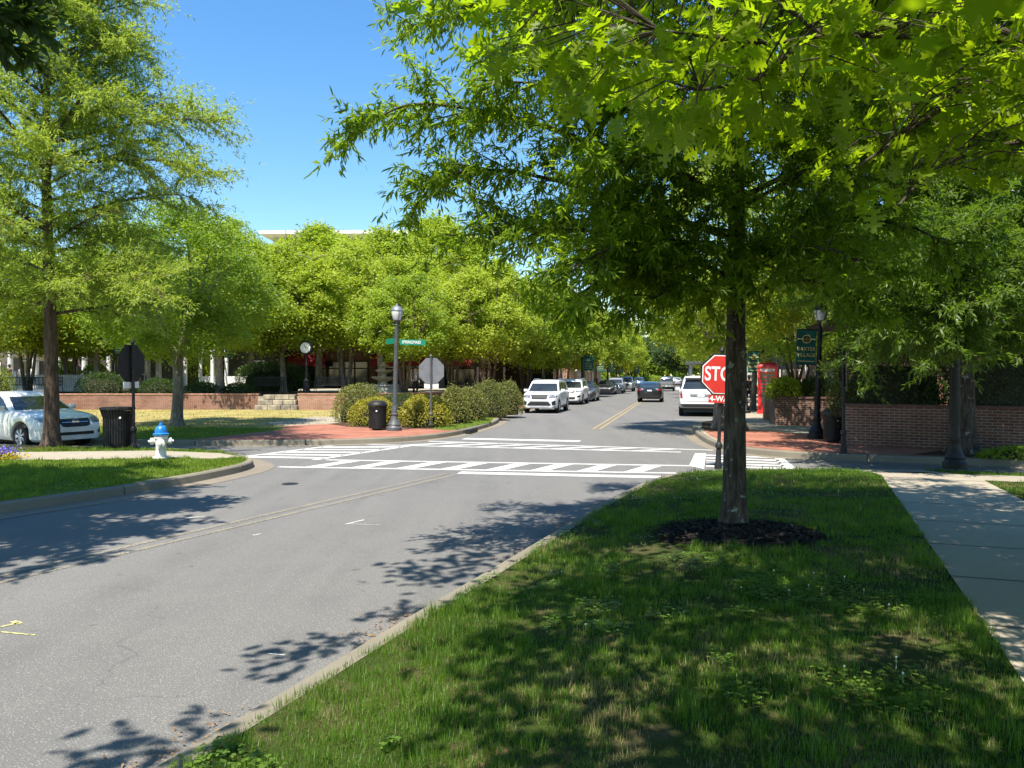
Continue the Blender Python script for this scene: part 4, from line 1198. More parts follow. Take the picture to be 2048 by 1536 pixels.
for s, o, rz, sc, lab in [(165, -9, 1.1, 1.1, 'dark tree left of the street end, behind the last banners'), (150, 19, 2.5, 1.15, 'dark tree right of the street end behind the white canopy')]:
    place(copy_tree(tH), (*R(s, o), .1), rz, sc, lab, 'dark trees at the end of the street')
place(copy_tree(tH), (17, 36, .1), 2.0, .85, 'dark tree behind the brick building on the right', 'dark trees on the right side')
place(copy_tree(tH), (14.6, 21.6, .5), .6, .64, 'dark leaved tree over the hedge behind the brown brick wall', 'dark trees on the right side')
place(copy_tree(tH), (-30, 64, .1), 3.0, 1.0, 'dark tree behind the white columned porch', 'dark trees on the left side')
place(copy_tree(tF), (*R(172, 0), .1), 1.0, 1.7, 'yellow-green tree in the middle of the street end behind the last cars', 'street trees along the far road')
# a far wood that closes the horizon and reads as one mass
rng = np.random.default_rng(77)
n = 90000
a = rng.uniform(-1.05, 1.05, n); dd = rng.uniform(185, 225, n)
hh = 9 + 5 * np.array([mnoise.noise(Vector((q * 14, 0, 1))) + .5 * mnoise.noise(Vector((q * 45, 3, 1))) for q in a])
zz = hh * rng.random(n) ** .6
k = np.ones(n, bool)
pos = np.stack([np.sin(a) * dd, np.cos(a) * dd, zz], 1)[k]
ax = rng.normal(size=(len(pos), 3))
o = leaf_mesh('woodland', pos, ax, rng.normal(size=(len(pos), 3)) * .6 + np.array((0, -.4, 1)), rng.uniform(.8, 1.6, len(pos)), rng.uniform(.5, .9, len(pos)), 'diamond', M['leaf_mid'])
tag(o, 'far line of woodland closing the horizon behind the town', 'woodland', kind='stuff')

# ---------------------------------------------------------------- shrubs and hedges
def shrub(name, label, loc, dims, mat, seed, n=4500, leaf=(.062, .038), power=2.0, group=None, cat='shrub'):
    rng = np.random.default_rng(seed)
    t = thing(name, label, cat, loc, 0, group)
    th = rng.uniform(0, 2 * math.pi, n); zz = rng.random(n) ** .8
    prof = lambda z: (1 - np.clip(z, 0, 1) ** (power * 1.15)) ** (1 / (power * 1.05)) * (.90 + .10 * np.minimum(1, z * 4))
    top = rng.random(n) < .38                                  # the crown of the bush: spread over its disc
    rr = np.where(top, np.sqrt(rng.random(n)), 1.0)
    zz = np.where(top, (1 - np.clip(rr, 0, .995) ** (power * 1.05)) ** (1 / (power * 1.15)), zz)
    cxy = np.where(top, rr, prof(zz))
    w = np.array([mnoise.noise(Vector((math.cos(a) * r_ * 2.1, math.sin(a) * r_ * 2.1, z_ * 2.1 + seed))) + .5 * mnoise.noise(Vector((math.cos(a) * r_ * 6, math.sin(a) * r_ * 6, z_ * 6 + seed))) for a, r_, z_ in zip(th, cxy, zz)])
    r = (1 + .10 * w) * (1 - .24 * rng.random(n) ** 2.0) * np.where(rng.random(n) < .05, rng.uniform(1.03, 1.14, n), 1.0)
    sc = np.array((dims[0] / 2, dims[1] / 2, dims[2]))
    q = np.stack([np.cos(th) * cxy, np.sin(th) * cxy, zz], 1)
    pos = q * r[:, None] * sc
    pos[:, 2] = np.maximum(pos[:, 2], .02)
    out = nrm(np.stack([np.cos(th) * cxy / sc[0], np.sin(th) * cxy / sc[1], zz ** 2 / sc[2]], 1))
    ax = nrm(rng.normal(size=(n, 3)) + out * .7 + np.array((0, 0, .3)))
    nm = out * .8 + np.array((0, 0, .4)) + rng.normal(size=(n, 3)) * .5
    leaf_mesh('foliage', pos, ax, nm, leaf[0] * rng.uniform(.7, 1.3, n), leaf[1] * rng.uniform(.7, 1.3, n), 'diamond', mat, t, .2, .1)
    m = MB()
    for k in range(7):
        a = rng.uniform(0, 6.28); e = Vector((math.cos(a) * dims[0] * .3, math.sin(a) * dims[1] * .3, dims[2] * rng.uniform(.6, .85)))
        m.tube([(e.x * .1, e.y * .1, 0), e * .5 + Vector((0, 0, .05)), e], [.018, .012, .006], 5)
    # dark inner mass of twigs that stops light passing straight through
    m.lathe([(max(.02, float(prof(np.array(z)))) * .72, z * .74) for z in (0, .2, .4, .6, .75, .88, .96)], 14)
    nv = 14 * 7
    for kk in range(len(m.v) - nv, len(m.v)):
        a_, b_, c_ = m.v[kk]; m.v[kk] = (a_ * sc[0], b_ * sc[1], c_ * sc[2])
    m.build('stem', M['twigs'], t)
    return t
M['twigs'] = pbr('shrub_twigs', (.03, .025, .015), (.045, .045, .02), 12, .95)
SG = 'clipped golden shrubs on the brick corner'
shrub('rounded_shrub', 'largest olive shrub at the left end of the bed by the brick corner', dist_loc(718, 29.6, .15), (2.1, 1.9, 1.45), M['leaf_shrub2'], 51, 6500)
shrub('rounded_shrub', 'golden shrub behind the slatted litter bin by the lamp post', dist_loc(748, 27.2, .15), (1.9, 1.3, 1.0), M['leaf_shrub'], 52, 5500, group=SG)
shrub('rounded_shrub', 'golden clipped shrub between lamp post and grey backed stop sign', dist_loc(850, 26.6, .15), (1.95, 1.5, 1.08), M['leaf_shrub'], 53, 7000, group=SG)
shrub('rounded_shrub', 'tall shrub just right of the grey backed stop sign', dist_loc(908, 28.4, .15), (1.25, 1.5, 1.35), M['leaf_shrub2'], 54, 5500)
shrub('rounded_shrub', 'dark shrub in the middle of the kerbside row', dist_loc(942, 30.2, .15), (1.3, 1.5, 1.3), M['leaf_shrub2'], 55, 5000)
shrub('rounded_shrub', 'shaded shrub behind the kerbside row, one before the white crossover', dist_loc(975, 32.8, .15), (1.7, 1.8, 1.55), M['leaf_shrub2'], 56, 6000)
shrub('rounded_shrub', 'shaded shrub beside the front bumper of the white crossover', dist_loc(1012, 35.0, .15), (1.7, 1.8, 1.5), M['leaf_shrub2'], 57, 6000)
shrub('rounded_shrub', 'low dark shrub behind the golden ones, under the fountain', dist_loc(800, 31.5, .15), (2.6, 1.6, 1.0), M['leaf_deep'], 58, 4500)
shrub('hedge', 'dark clipped hedge mass behind the plaza tree', dist_loc(545, 48, PZ), (4.8, 2.0, 1.75), M['leaf_deep'], 59, 9000, (.09, .055), 3.2, cat='hedge')
shrub('azalea', 'green planting left of the pale plaza tree', dist_loc(405, 41.7, PZ), (2.2, 1.0, .6), M['leaf_deep'], 60, 3000, (.07, .04))
shrub('azalea', 'green planting right of the pale plaza tree', dist_loc(478, 41.7, PZ), (2.0, 1.0, .55), M['leaf_deep'], 61, 3000, (.07, .04))
shrub('azalea', 'broad bush behind the slatted bin and the dark backed stop sign', dist_loc(205, 42.0, PZ), (3.2, 1.3, 1.15), M['leaf_deep'], 62, 4500, (.07, .04))
shrub('azalea', 'bush between the dark backed stop sign and the forked elm', dist_loc(318, 41.9, PZ), (2.4, 1.1, .8), M['leaf_deep'], 63, 3500, (.07, .04))
shrub('flowering_bush', 'yellow-green sunlit bush behind the pergola', dist_loc(395, 52, PZ), (3.4, 1.6, 2.2), M['leaf_lime'], 64, 5000, (.10, .06))
shrub('flowering_bush', 'yellow-green bush over the picket fence right of the brown oak trunk', dist_loc(128, 48, PZ), (2.0, 1.4, 1.9), M['leaf_lime'], 74, 3500, (.10, .06))
shrub('flowering_bush', 'green bush over the fence end beside the plaza lamp', dist_loc(190, 48.5, PZ), (2.2, 1.4, 1.7), M['leaf_mid'], 75, 3500, (.10, .06))
shrub('grey_bush', 'silvery bush at the left edge in front of the benches', dist_loc(-5, 38.5, .9), (1.7, 1.2, 1.5), M['leaf_left'], 65, 3500, (.07, .03))
shrub('flowering_bush', 'leafy bush spilling over the left rim of the brick planter', (9.85, 27.85, 1.02), (1.35, .9, .85), M['leaf_lime'], 66, 2600, (.08, .045))
shrub('flowering_bush', 'darker bush filling the middle of the brick planter', (11.15, 27.9, 1.02), (1.9, 1.0, .85), M['leaf_deep'], 67, 3200, (.08, .045))
HD = 'evergreen hedge sections behind the brown wall'
shrub('hedge', 'evergreen hedge above the brown wall, left of the thick trunk', (10.0, 20.2, .6), (3.4, 1.6, 2.2), M['leaf_deep'], 68, 9000, (.07, .045), 3.6, HD, 'hedge')
shrub('hedge', 'evergreen hedge above the brown wall, right of the thick trunk', (13.0, 19.2, .5), (5.2, 1.6, 2.5), M['leaf_deep'], 69, 9000, (.07, .045), 3.6, HD, 'hedge')
shrub('spirea_bush', 'reddish dry bush at the left end above the brown wall', (8.75, 20.2, .85), (1.0, .9, .9), M['leaf_shrub2'], 70, 2600, (.05, .02))
shrub('ground_cover', 'low ivy under the thick trunk along the kerb', (11.3, 16.3, .14), (3.0, .9, .28), M['leaf_mid'], 71, 2600, (.06, .045), cat='ivy')
shrub('ground_cover', 'low shrubs right of the walk at the right edge', (8.7, 10.6, .24), (2.6, 1.6, .35), M['leaf_deep'], 72, 4000, (.05, .03), cat='ivy')
shrub('rounded_shrub', 'sunlit green shrubs at the far end of the street', (*R(118, -2.5), .1), (7, 2, 1.8), M['leaf_lime'], 73, 3500, (.2, .12))
# ---------------------------------------------------------------- lettering
def text(body, size, mat, parent, loc, rx=90.0, rz=0.0, depth=.002, sx=1.0, name='lettering', bold=0.0, sp=1.0):
    """letters stand in the XZ plane facing -Y (rx = 90) before rz"""
    cu = bpy.data.curves.new(name, 'FONT')
    cu.body = body; cu.size = size; cu.align_x = 'CENTER'; cu.align_y = 'CENTER'; cu.extrude = depth; cu.offset = bold; cu.space_character = sp
    tmp = bpy.data.objects.new(name, cu); COL.objects.link(tmp)
    dg = bpy.context.evaluated_depsgraph_get()
    me = bpy.data.meshes.new_from_object(tmp.evaluated_get(dg))
    bpy.data.objects.remove(tmp); bpy.data.curves.remove(cu)
    me.materials.clear(); me.materials.append(mat)
    me.transform(Matrix.Translation(loc) @ Matrix.Rotation(math.radians(rz), 4, 'Z') @ Matrix.Rotation(math.radians(rx), 4, 'X') @ Matrix.Diagonal((sx, 1, 1, 1)))
    return link(bpy.data.objects.new(name, me), parent)
def octagon(r): return [(r * math.cos(math.radians(22.5 + 45 * k)) , r * math.sin(math.radians(22.5 + 45 * k))) for k in range(8)]

# ---------------------------------------------------------------- stop signs
def stop_sign(label, loc, rz, w=.84, zc=2.0, tilt=0.0, post_mat='black_metal', plaque=True, group=None, plate=None, back='black_metal'):
    """face looks along local -Y"""
    t = thing('stop_sign', label, 'stop sign', loc, rz, group)
    t.rotation_euler = (0, tilt, rz)
    R0 = w / 2 / math.cos(math.radians(22.5))
    p = MB()
    p.tube([(0, 0, 0), (0, 0, zc + w / 2 + .06)], .036, 12)
    p.lathe([(.075, 0), (.075, .10), (.06, .14), (.05, .42), (.072, .44), (.072, .50), (.05, .53), (.04, .56)], 16)
    p.lathe([(.03, zc + w/2 + .06), (.05, zc + w/2 + .08), (.045, zc + w/2 + .12), (.001, zc + w/2 + .17)], 12)
    p.build('post', M[post_mat], t, True)
    f = MB(); f.prism([(a, b + zc) for a, b in octagon(R0 * 1.07)], -.056, -.04, 'XZ'); f.build('frame', M[back], t)
    b = MB(); b.prism([(a, b_ + zc) for a, b_ in octagon(R0 * .985)], -.062, -.0565, 'XZ'); b.build('border', M['sign_white'], t)
    b = MB(); b.prism([(a, b_ + zc) for a, b_ in octagon(R0 * .935)], -.066, -.0625, 'XZ'); pl = b.build('panel', M['sign_red'], t)
    text('STOP', .40, M['sign_white'], pl, (0, -.068, zc), sx=.72, bold=.008, sp=1.02)
    if plaque:
        q = MB(); q.box((0, -.056, zc - w/2 - .10), (.50, .02, .16)); q.build('plaque', M['sign_white' if plate else 'sign_red'], t)
        text('4-WAY', .155, M['sign_white'], pl, (0, -.068, zc - w/2 - .10), sx=.95, bold=.004)
    return t
x, y = G(1436, 938)
stop_sign('red stop sign facing the camera with a 4-WAY plate, half hidden by a trunk', (x, y, 0), math.radians(-4), .80, 1.93, math.radians(2.0))
x, y = 2 and dist_loc(862, 26.0, .15)[:2]
stop_sign('grey octagonal back of the stop sign on the sunny brick corner', (x, y, .15), math.radians(170), .82, 1.92, 0, 'grey_metal', True, plate=True, back='sign_back')
x, y, _ = dist_loc(268, 18.35, .15)
stop_sign('dark octagonal back of a stop sign on a black post beside the slatted litter bin', (x, y, .15), math.radians(-104), .82, 2.05, math.radians(1), 'black_metal', True, plate=True)
x, y, _ = dist_loc(1687, 17.4, .15)
stop_sign('stop sign seen edge on, on a thin black post by the brown brick wall', (x, y, .15), math.radians(67), .70, 1.9, 0, 'black_metal', False)

# ---------------------------------------------------------------- street lamps
def street_lamp(label, loc, mat='black_metal', h=3.95, group=None, glass='lamp_glass', base=1.0, r=.062, rz=0):
    t = thing('street_lamp', label, 'street lamp', loc, rz, group)
    p = MB()
    p.tube([(0, 0, .35), (0, 0, h - .62)], [r * 1.25, r * .85], 16)
    for k in range(12):
        a = 6.283 * k / 12
        p.tube([(math.cos(a) * r * 1.2, math.sin(a) * r * 1.2, .8), (math.cos(a) * r * .85, math.sin(a) * r * .85, h - .7)], .006, 4)
    p.build('pole', M[mat], t, True)
    b = MB()
    b.lathe([(.24 * base, 0), (.24 * base, .10), (.21 * base, .13), (.19 * base, .17), (.205 * base, .20), (.15 * base, .30), (.11 * base, .42), (.105 * base, .48), (.12 * base, .50), (.12 * base, .54), (.09 * base, .56), (.085, .78), (.07, .82)], 20)
    b.build('base', M[mat], t, True)
    c = MB()
    z = h - .62
    c.lathe([(.055, z), (.075, z + .02), (.05, z + .05), (.05, z + .10), (.09, z + .14), (.12, z + .16), (.12, z + .175)], 16)
    c.build('collar', M[mat], t, True)
    g = MB()
    g.lathe([(.115, z + .176), (.155, z + .28), (.185, z + .42), (.18, z + .46), (.001, z + .465)], 20)
    gl = g.build('lamp_globe', M[glass], t, True)
    k_ = MB()
    k_.lathe([(.19, z + .455), (.2, z + .47), (.18, z + .53), (.13, z + .59), (.06, z + .62), (.035, z + .63), (.03, z + .66), (.001, z + .70)], 20)
    k_.build('cap', M['sign_back' if mat == 'grey_metal' else mat], t, True)
    for k in range(4):
        a = 6.283 * k / 4 + .5
        pts = [(math.cos(a) * q, math.sin(a) * q, zz) for q, zz in ((.12, z + .17), (.165, z + .28), (.195, z + .42), (.19, z + .46))]
        k_ = MB(); k_.tube(pts, .008, 5); k_.build('cage_rib', M[mat], gl)
    return t
lx, ly, _ = dist_loc(788.5, 24.6, .15)
lamp = street_lamp('grey fluted street lamp on the sunny brick corner carrying green street name blades', (lx, ly, .156), 'grey_metal', 3.98)
lamp.rotation_euler = (0, math.radians(1.3), 0)
bl = MB(); bl.box((.53, -.02, 2.83), (.82, .012, .17)); bl.box((.13, 0, 2.90), (.10, .03, .02)); b1 = bl.build('street_name_blade', M['sign_green'], lamp)
text('SPRINGMAID', .135, M['sign_white'], b1, (.49, -.030, 2.83), sx=.78, bold=.002)
a = math.radians(118)
bl = MB(); bl.box((.52 * math.cos(a), .52 * math.sin(a), 2.87), (.9, .012, .17), a); bl.tube([(0, 0, 3.28), (.35 * math.cos(a), .35 * math.sin(a), 2.97)], .012, 6); bl.build('street_name_blade', M['sign_green'], lamp)
# banners
M['emblem'] = M['gold']
def banner_on(t, w=.62, h=1.0, z=2.72, side=1, words=('BAXTER', 'VILLAGE'), rz=0):
    """two-sided cloth between two arms; carries the round emblem and the village name"""
    c = side * (w / 2 + .10)
    b = MB(); n = 9
    vs = []; fs = []
    for s in (-.004, .004):
        for i in range(n):
            for j in range(n):
                x = c - w/2 + w * i / (n - 1); zz = z - h/2 + h * j / (n - 1)
                vs.append((x, s + .02 * math.sin(j / (n-1) * 3.1) * math.sin(i / (n-1) * 3.1), zz))
    for i in range(n - 1):
        for j in range(n - 1):
            q = (i*n + j, (i+1)*n + j, (i+1)*n + j + 1, i*n + j + 1)
            fs.append(q); fs.append(tuple(n*n + e for e in reversed(q)))
    b.add(vs, fs); cl = b.build('banner', M['banner'], t, fix=False)
    for zz in (z - h/2 + .01, z + h/2 - .01): ar = MB(); ar.tube([(0, 0, zz), (c + side * w/2, 0, zz)], .012, 6); ar.build('banner_arm', M['black_metal'], t)
    for sy, rr in ((-.022, 0), (.042, 180)):
        e = MB()
        ys = sy
        e.lathe([(.125, 0), (.125, .004), (.10, .004), (.10, 0)], 24, (c, ys, z + .22), 'Y'); e.box((c, ys, z + .22), (.012, .005, .20)); e.box((c, ys, z + .22), (.20, .0045, .012))
        e.lathe([(.001, .004), (.055, .004), (.055, 0)], 20, (c, ys, z + .22), 'Y')
        for s2 in (-1, 1): e.box((c + s2 * .19, ys, z + .22), (.13, .006, .035))
        e.build('emblem', M['gold'], cl)
        e = MB(); e.box((c, ys, z - .40), (w * .86, .006, .018)); e.build('rule', M['gold'], cl)
        for k, wd in enumerate(words):
            text(wd, .150, M['gold'], cl, (c, sy, z - .06 - .17 * k), rz=rr, sx=.95)
def lamp_with_banner(label, loc, side=1, rz=0, h=3.9, w=.62, bh=1.0, z=2.72, group='lamps with green banners'):
    t = street_lamp(label, loc, 'black_metal', h, group, rz=rz)
    banner_on(t, w, bh, z, side)
    return t
x, y, _ = dist_loc(1632, 21.6, .15)
t = lamp_with_banner('black lamp post with a shaded green banner beside the right hand litter bin', (x, y, .152), -1, 0, 3.75, .55, 1.0, 2.55); t.rotation_euler = (0, math.radians(2.2), 0)
x, y, _ = dist_loc(1491, 36.5, .15)
lamp_with_banner('lamp post with a sunlit teal banner left of the red telephone kiosk', (x, y, .15), 1, 0, 3.9, .58, 1.02, 2.42)
for u, d, side, lab in [(1164, 60, 1, 'nearest lamp with a green banner on the left kerb'), (1191, 78, 1, 'lamp with a shaded banner above the dark sedan with the chrome grille'), (1215, 92, 1, 'lamp with a pale sunlit banner over the silver van'), (1233, 108, 1, 'lamp with the smallest banner over the grey truck'), (1268, 128, 1, 'lamp with a teal banner at the far end of the left kerb')]:
    x, y, _ = dist_loc(u, d, .15)
    lamp_with_banner(lab, (x, y, .16), side, math.radians(-8), 4.3, .78, 1.15, 2.75)
x, y, _ = dist_loc(226, 43, PZ)
lamp_with_banner('plaza lamp with a dark banner behind the white picket fence end', (x, y, PZ), 1, 0, 3.7, .55, 1.1, 2.75)
x, y, _ = dist_loc(446, 44.5, PZ)
lamp_with_banner('plaza lamp with a shaded banner behind the pale plaza tree', (x, y, PZ), 1, 0, 3.7, .55, 1.0, 2.5)
street_lamp('plain black lamp post in the grass strip at the right edge, before the thick trunk', (8.05, 14.0, .22), 'black_metal', 4.6, base=.85, r=.072)
x, y, _ = dist_loc(1443, 33.5, .15)
street_lamp('black lamp post right behind the near stop sign', (x, y, .15), 'black_metal', 4.1)

# ---------------------------------------------------------------- litter bins
def bin_(label, loc, r=.28, h=.95, lid=True, rz=0, top_open=False, flat=False):
    t = thing('litter_bin', label, 'litter bin', loc, rz)
    s = MB(); n = 34
    for k in range(n):
        a = 6.283 * k / n
        def q(rr, z): return (math.cos(a) * rr, math.sin(a) * rr, z)
        flare = .045 if flat else .012
        ps = [q(r - .01, .06), q(r, .12), q(r, h * .78), q(r + flare, h * .93), q(r + flare * 1.4, h)]
        tx = (-math.sin(a) * .017, math.cos(a) * .017)
        vs = []
        for p in ps: vs += [(p[0] - tx[0], p[1] - tx[1], p[2]), (p[0] + tx[0], p[1] + tx[1], p[2])]
        for p in ps: vs += [((p[0] - tx[0]) * .975, (p[1] - tx[1]) * .975, p[2]), ((p[0] + tx[0]) * .975, (p[1] + tx[1]) * .975, p[2])]
        fs = []
        for i in range(4):
            fs += [(2*i, 2*i+1, 2*i+3, 2*i+2), (10+2*i, 10+2*i+2, 10+2*i+3, 10+2*i+1), (2*i, 2*i+2, 12+2*i, 10+2*i), (2*i+1, 11+2*i, 13+2*i, 2*i+3)]
        s.add(vs, fs)
    s.build('slats', M['black_metal'], t)
    b = MB()
    b.lathe([(r * .55, 0), (r * .6, .05), (r * .98, .055), (r * .98, .10), (r * .9, .10)], 24)
    b.build('base', M['black_metal'], t, True)
    for z in (h * .5, h * .93): b = MB(); b.lathe([(r * .985, z - .02), (r * .99, z + .02), (r * .955, z + .02), (r * .955, z - .02)], 28); b.build('band', M['black_metal'], t, True)
    l = MB(); l.lathe([(.001, .1), (r * .93, .1), (r * .93, h * .93), (r * .9, h * .93), (r*.9, h * .85), (.001, h * .85)], 24); l.build('liner', M['trim_black'], t, True)
    if lid:
        d = MB(); d.lathe([(r + .03, h), (r + .035, h + .03), (r + .02, h + .06), (r * .92, h + .12), (r * .62, h + .165), (r * .58, h + .16), (r * .5, h + .12), (.001, h + .12)], 28); d.build('lid', M['black_metal'], t, True)
    else:
        d = MB(); d.lathe([(r + .05, h - .02), (r + .075, h), (r + .075, h + .035), (r + .03, h + .055), (r * .72, h + .06), (r * .7, h + .02)], 28); d.build('rim', M['black_metal'], t, True)
    st = MB(); st.box((r * .62 if flat else .02, -(r * .86 if flat else r + .018), h * .80), (.05, .006, .045)); st.build('sticker', M['sign_white'], t)
    return t
x, y, _ = dist_loc(235, 18.4, .15); bin_('large black slatted litter bin between the white sedan and the dark stop sign back', (x, y, .165), .315, .94, False, flat=True)
x, y, _ = dist_loc(755, 24.9, .15); bin_('black domed slatted litter bin on the sunny brick corner', (x, y, .157), .285, .78, True)
x, y, _ = dist_loc(1666, 20.4, .15); bin_('black domed litter bin in shade by the brown brick wall', (x, y, .155), .245, .72, True)

# ---------------------------------------------------------------- fire hydrant
x, y, _ = dist_loc(322, 15.5, .17)
t = thing('fire_hydrant', 'white fire hydrant with a blue bonnet standing in the sunlit left verge', 'fire hydrant', (x, y, .19), math.radians(20))
m = MB()
m.lathe([(.15, 0), (.15, .025), (.12, .03), (.12, .055), (.155, .06), (.155, .085), (.112, .09), (.10, .12), (.098, .38), (.108, .42), (.122, .44), (.132, .47), (.132, .49), (.115, .50), (.112, .52)], 28)
for k in range(8):
    a = 6.283 * k / 8
    m.lathe([(.013, .505), (.013, .53), (.001, .532)], 6, (math.cos(a) * .128, math.sin(a) * .128, 0))
    m.lathe([(.012, .08), (.012, .10), (.001, .102)], 6, (math.cos(a) * .138, math.sin(a) * .138, 0))
m.build('barrel', M['white_metal'], t, True)
m = MB()
m.lathe([(.113, .52), (.150, .525), (.155, .55), (.135, .56), (.118, .57), (.117, .61), (.105, .655), (.085, .69), (.058, .71), (.040, .715), (.038, .75), (.026, .755), (.026, .785), (.001, .787)], 24)
m.build('bonnet', M['blue_enamel'], t, True)
for s, nm_, rr in ((1, 'hose_cap', .066), (-1, 'hose_cap', .066), (0, 'pumper_cap', .085)):
    c = MB()
    prof = [(rr * .8, 0), (rr * .8, .05), (rr, .055), (rr * 1.05, .08), (rr, .11), (rr * .4, .12), (rr * .35, .15), (.001, .152)]
    c.lathe(prof, 16, (0, 0, 0))
    rot = Matrix.Rotation(math.radians(90), 4, 'Y') if s == 1 else Matrix.Rotation(math.radians(-90), 4, 'Y') if s == -1 else Matrix.Rotation(math.radians(90), 4, 'X')
    off = {1: (.085, 0, .40), -1: (-.085, 0, .40), 0: (0, -.085, .37)}[s]
    c.v = [tuple(Matrix.Translation(off) @ rot @ Vector(p)) for p in c.v]
    c.build(nm_, M['white_metal'], t, True)

# pansies at the left edge
x, y, _ = dist_loc(4, 15.6, .2)
t = thing('pansy_clump', 'clump of purple and yellow pansies at the left edge by the walk', 'flowers', (x, y, .185))
rng = np.random.default_rng(9)
M['purple'] = leafmat('purple_petal', (.10, .07, .36), (.24, .18, .55), (.2, .12, .5), .25); M['yellow'] = leafmat('yellow_petal', (.55, .30, .01), (.75, .52, .02), (.6, .45, .02), .25)
for nm_, mt, cx, cz, n, rr in (('purple_blossoms', 'purple', -.02, .20, 420, .13), ('yellow_blossoms', 'yellow', .05, .07, 480, .15), ('foliage', 'leaf_mid', 0, .08, 500, .16)):
    p = rng.normal(size=(n, 3)) * np.array((rr, rr, .045)) + np.array((cx, -.03 if mt == 'yellow' else 0, cz)); p[:, 2] = np.maximum(p[:, 2], .0)
    leaf_mesh(nm_, p, rng.normal(size=(n, 3)) * np.array((1, 1, .5)), rng.normal(size=(n, 3)) * .6 + np.array((0, -.7, .8)), .035, .032, 'oval', M[mt], t, .1)

# ---------------------------------------------------------------- right side: walls, planter, kiosk
def wall_run(name, label, pts, h, th, z0, mat, capm, cat='wall', group=None):
    t = thing(name, label, cat, (pts[0][0], pts[0][1], z0), 0, group)
    b = MB(); c = MB()
    o = Vector((pts[0][0], pts[0][1], 0))
    for a, q in zip(pts[:-1], pts[1:]):
        a = Vector((a[0], a[1], 0)) - o; q = Vector((q[0], q[1], 0)) - o
        d = q - a; L = d.length; ang = math.atan2(d.y, d.x)
        mid = (a + q) / 2
        b.box((mid.x, mid.y, h / 2), (L + th, th, h), ang)
        c.box((mid.x, mid.y, h + .03), (L + th + .05, th + .06, .06), ang)
    b.build('wall', M[mat], t); c.build('coping', M[capm], t)
    return t
M['cap_dark'] = pbr('dark_coping', (.16, .085, .065), (.11, .06, .045), 5, .9, bump=.3)
def brick_wall_rot(name, label, a, b, h, th, z0, mat, capm, cat='wall', ret=()):
    """one straight wall in its own frame, so the courses run along it; ret = lengths of returns at either end"""
    a = Vector(a); b = Vector(b); d = b - a; L = d.length; ang = math.atan2(d.y, d.x)
    t = thing(name, label, cat, (a.x, a.y, z0), ang)
    m = MB(); m.box((L / 2, 0, h / 2), (L, th, h))
    c = MB(); c.box((L / 2, 0, h + .03), (L + .05, th + .05, .06))
    for x, ln in ret:
        m.box((x, ln / 2 + th / 2, h / 2), (th, ln, h)); c.box((x, ln / 2 + th / 2 + .027, h + .03), (th + .05, ln, .06))
    m.build('wall', M[mat], t); c.build('coping', M[capm], t)
    return t
brick_wall_rot('retaining_wall', 'brown brick wall in shade behind the thick trunk on the right', (8.5, 19.6), (17.5, 14.2), 1.0, .3, .14, 'brick_dark', 'cap_dark', ret=((.15, 4.5),))
t = thing('brick_planter', 'brown brick planter box full of bushes beside the phone kiosk', 'planter', (10.78, 28.05, .14), math.radians(-12))
m = MB()
for c, d in (((0, -.75, .48), (2.5, .24, .96)), ((0, .75, .48), (2.5, .24, .96)), ((-1.13, 0, .48), (.24, 1.26, .96)), ((1.13, 0, .48), (.24, 1.26, .96))): m.box(c, d)
m.build('box_walls', M['brick_dark'], t)
m = MB()
for c, d in (((0, -.76, .99), (2.56, .30, .06)), ((0, .76, .99), (2.56, .30, .06)), ((-1.13, 0, .99), (.30, 1.22, .06)), ((1.13, 0, .99), (.30, 1.22, .06))): m.box(c, d)
m.build('coping', M['cap_dark'], t)
m = MB(); m.box((0, 0, .46), (2.02, 1.26, .9)); m.build('soil', M['mulch'], t)
brick_wall_rot('brick_pier', 'sunlit orange brick pier between the planter and the phone kiosk', (10.1, 30.9), (10.9, 30.7), 1.0, .9, .14, 'brick_pale', 'cap')
x, y, _ = dist_loc(1537, 36, .15)
t = thing('telephone_kiosk', 'red telephone kiosk with domed top behind the brick planter', 'phone box', (x, y, .15), math.radians(-24))
m = MB()
W_ = .86
m.box((0, 0, .07), (W_ + .06, W_ + .06, .14))
for sx in (-1, 1):
    for sy in (-1, 1): m.box((sx * (W_/2 - .06), sy * (W_/2 - .06), 1.02), (.12, .12, 1.78))
m.box((0, 0, 2.02), (W_ + .04, W_ + .04, .24)); m.box((0, 0, 2.15), (W_ + .10, W_ + .10, .04))
bx = len(m.v)
pts = []
for k in range(9):
    q = k / 8; s = (W_ / 2 + .02) * math.cos(q * 1.35)
    pts.append((s, 2.171 + .24 * math.sin(q * 1.35) / math.sin(1.35)))
vs = []; fs = []
for s, z in pts: vs += [(-s, -s, z), (s, -s, z), (s, s, z), (-s, s, z)]
for k in range(8):
    for e in range(4): fs.append((k*4 + e, k*4 + (e+1) % 4, (k+1)*4 + (e+1) % 4, (k+1)*4 + e))
fs.append((32, 33, 34, 35)); m.add(vs, fs)
m.build('body', M['red_enamel'], t)
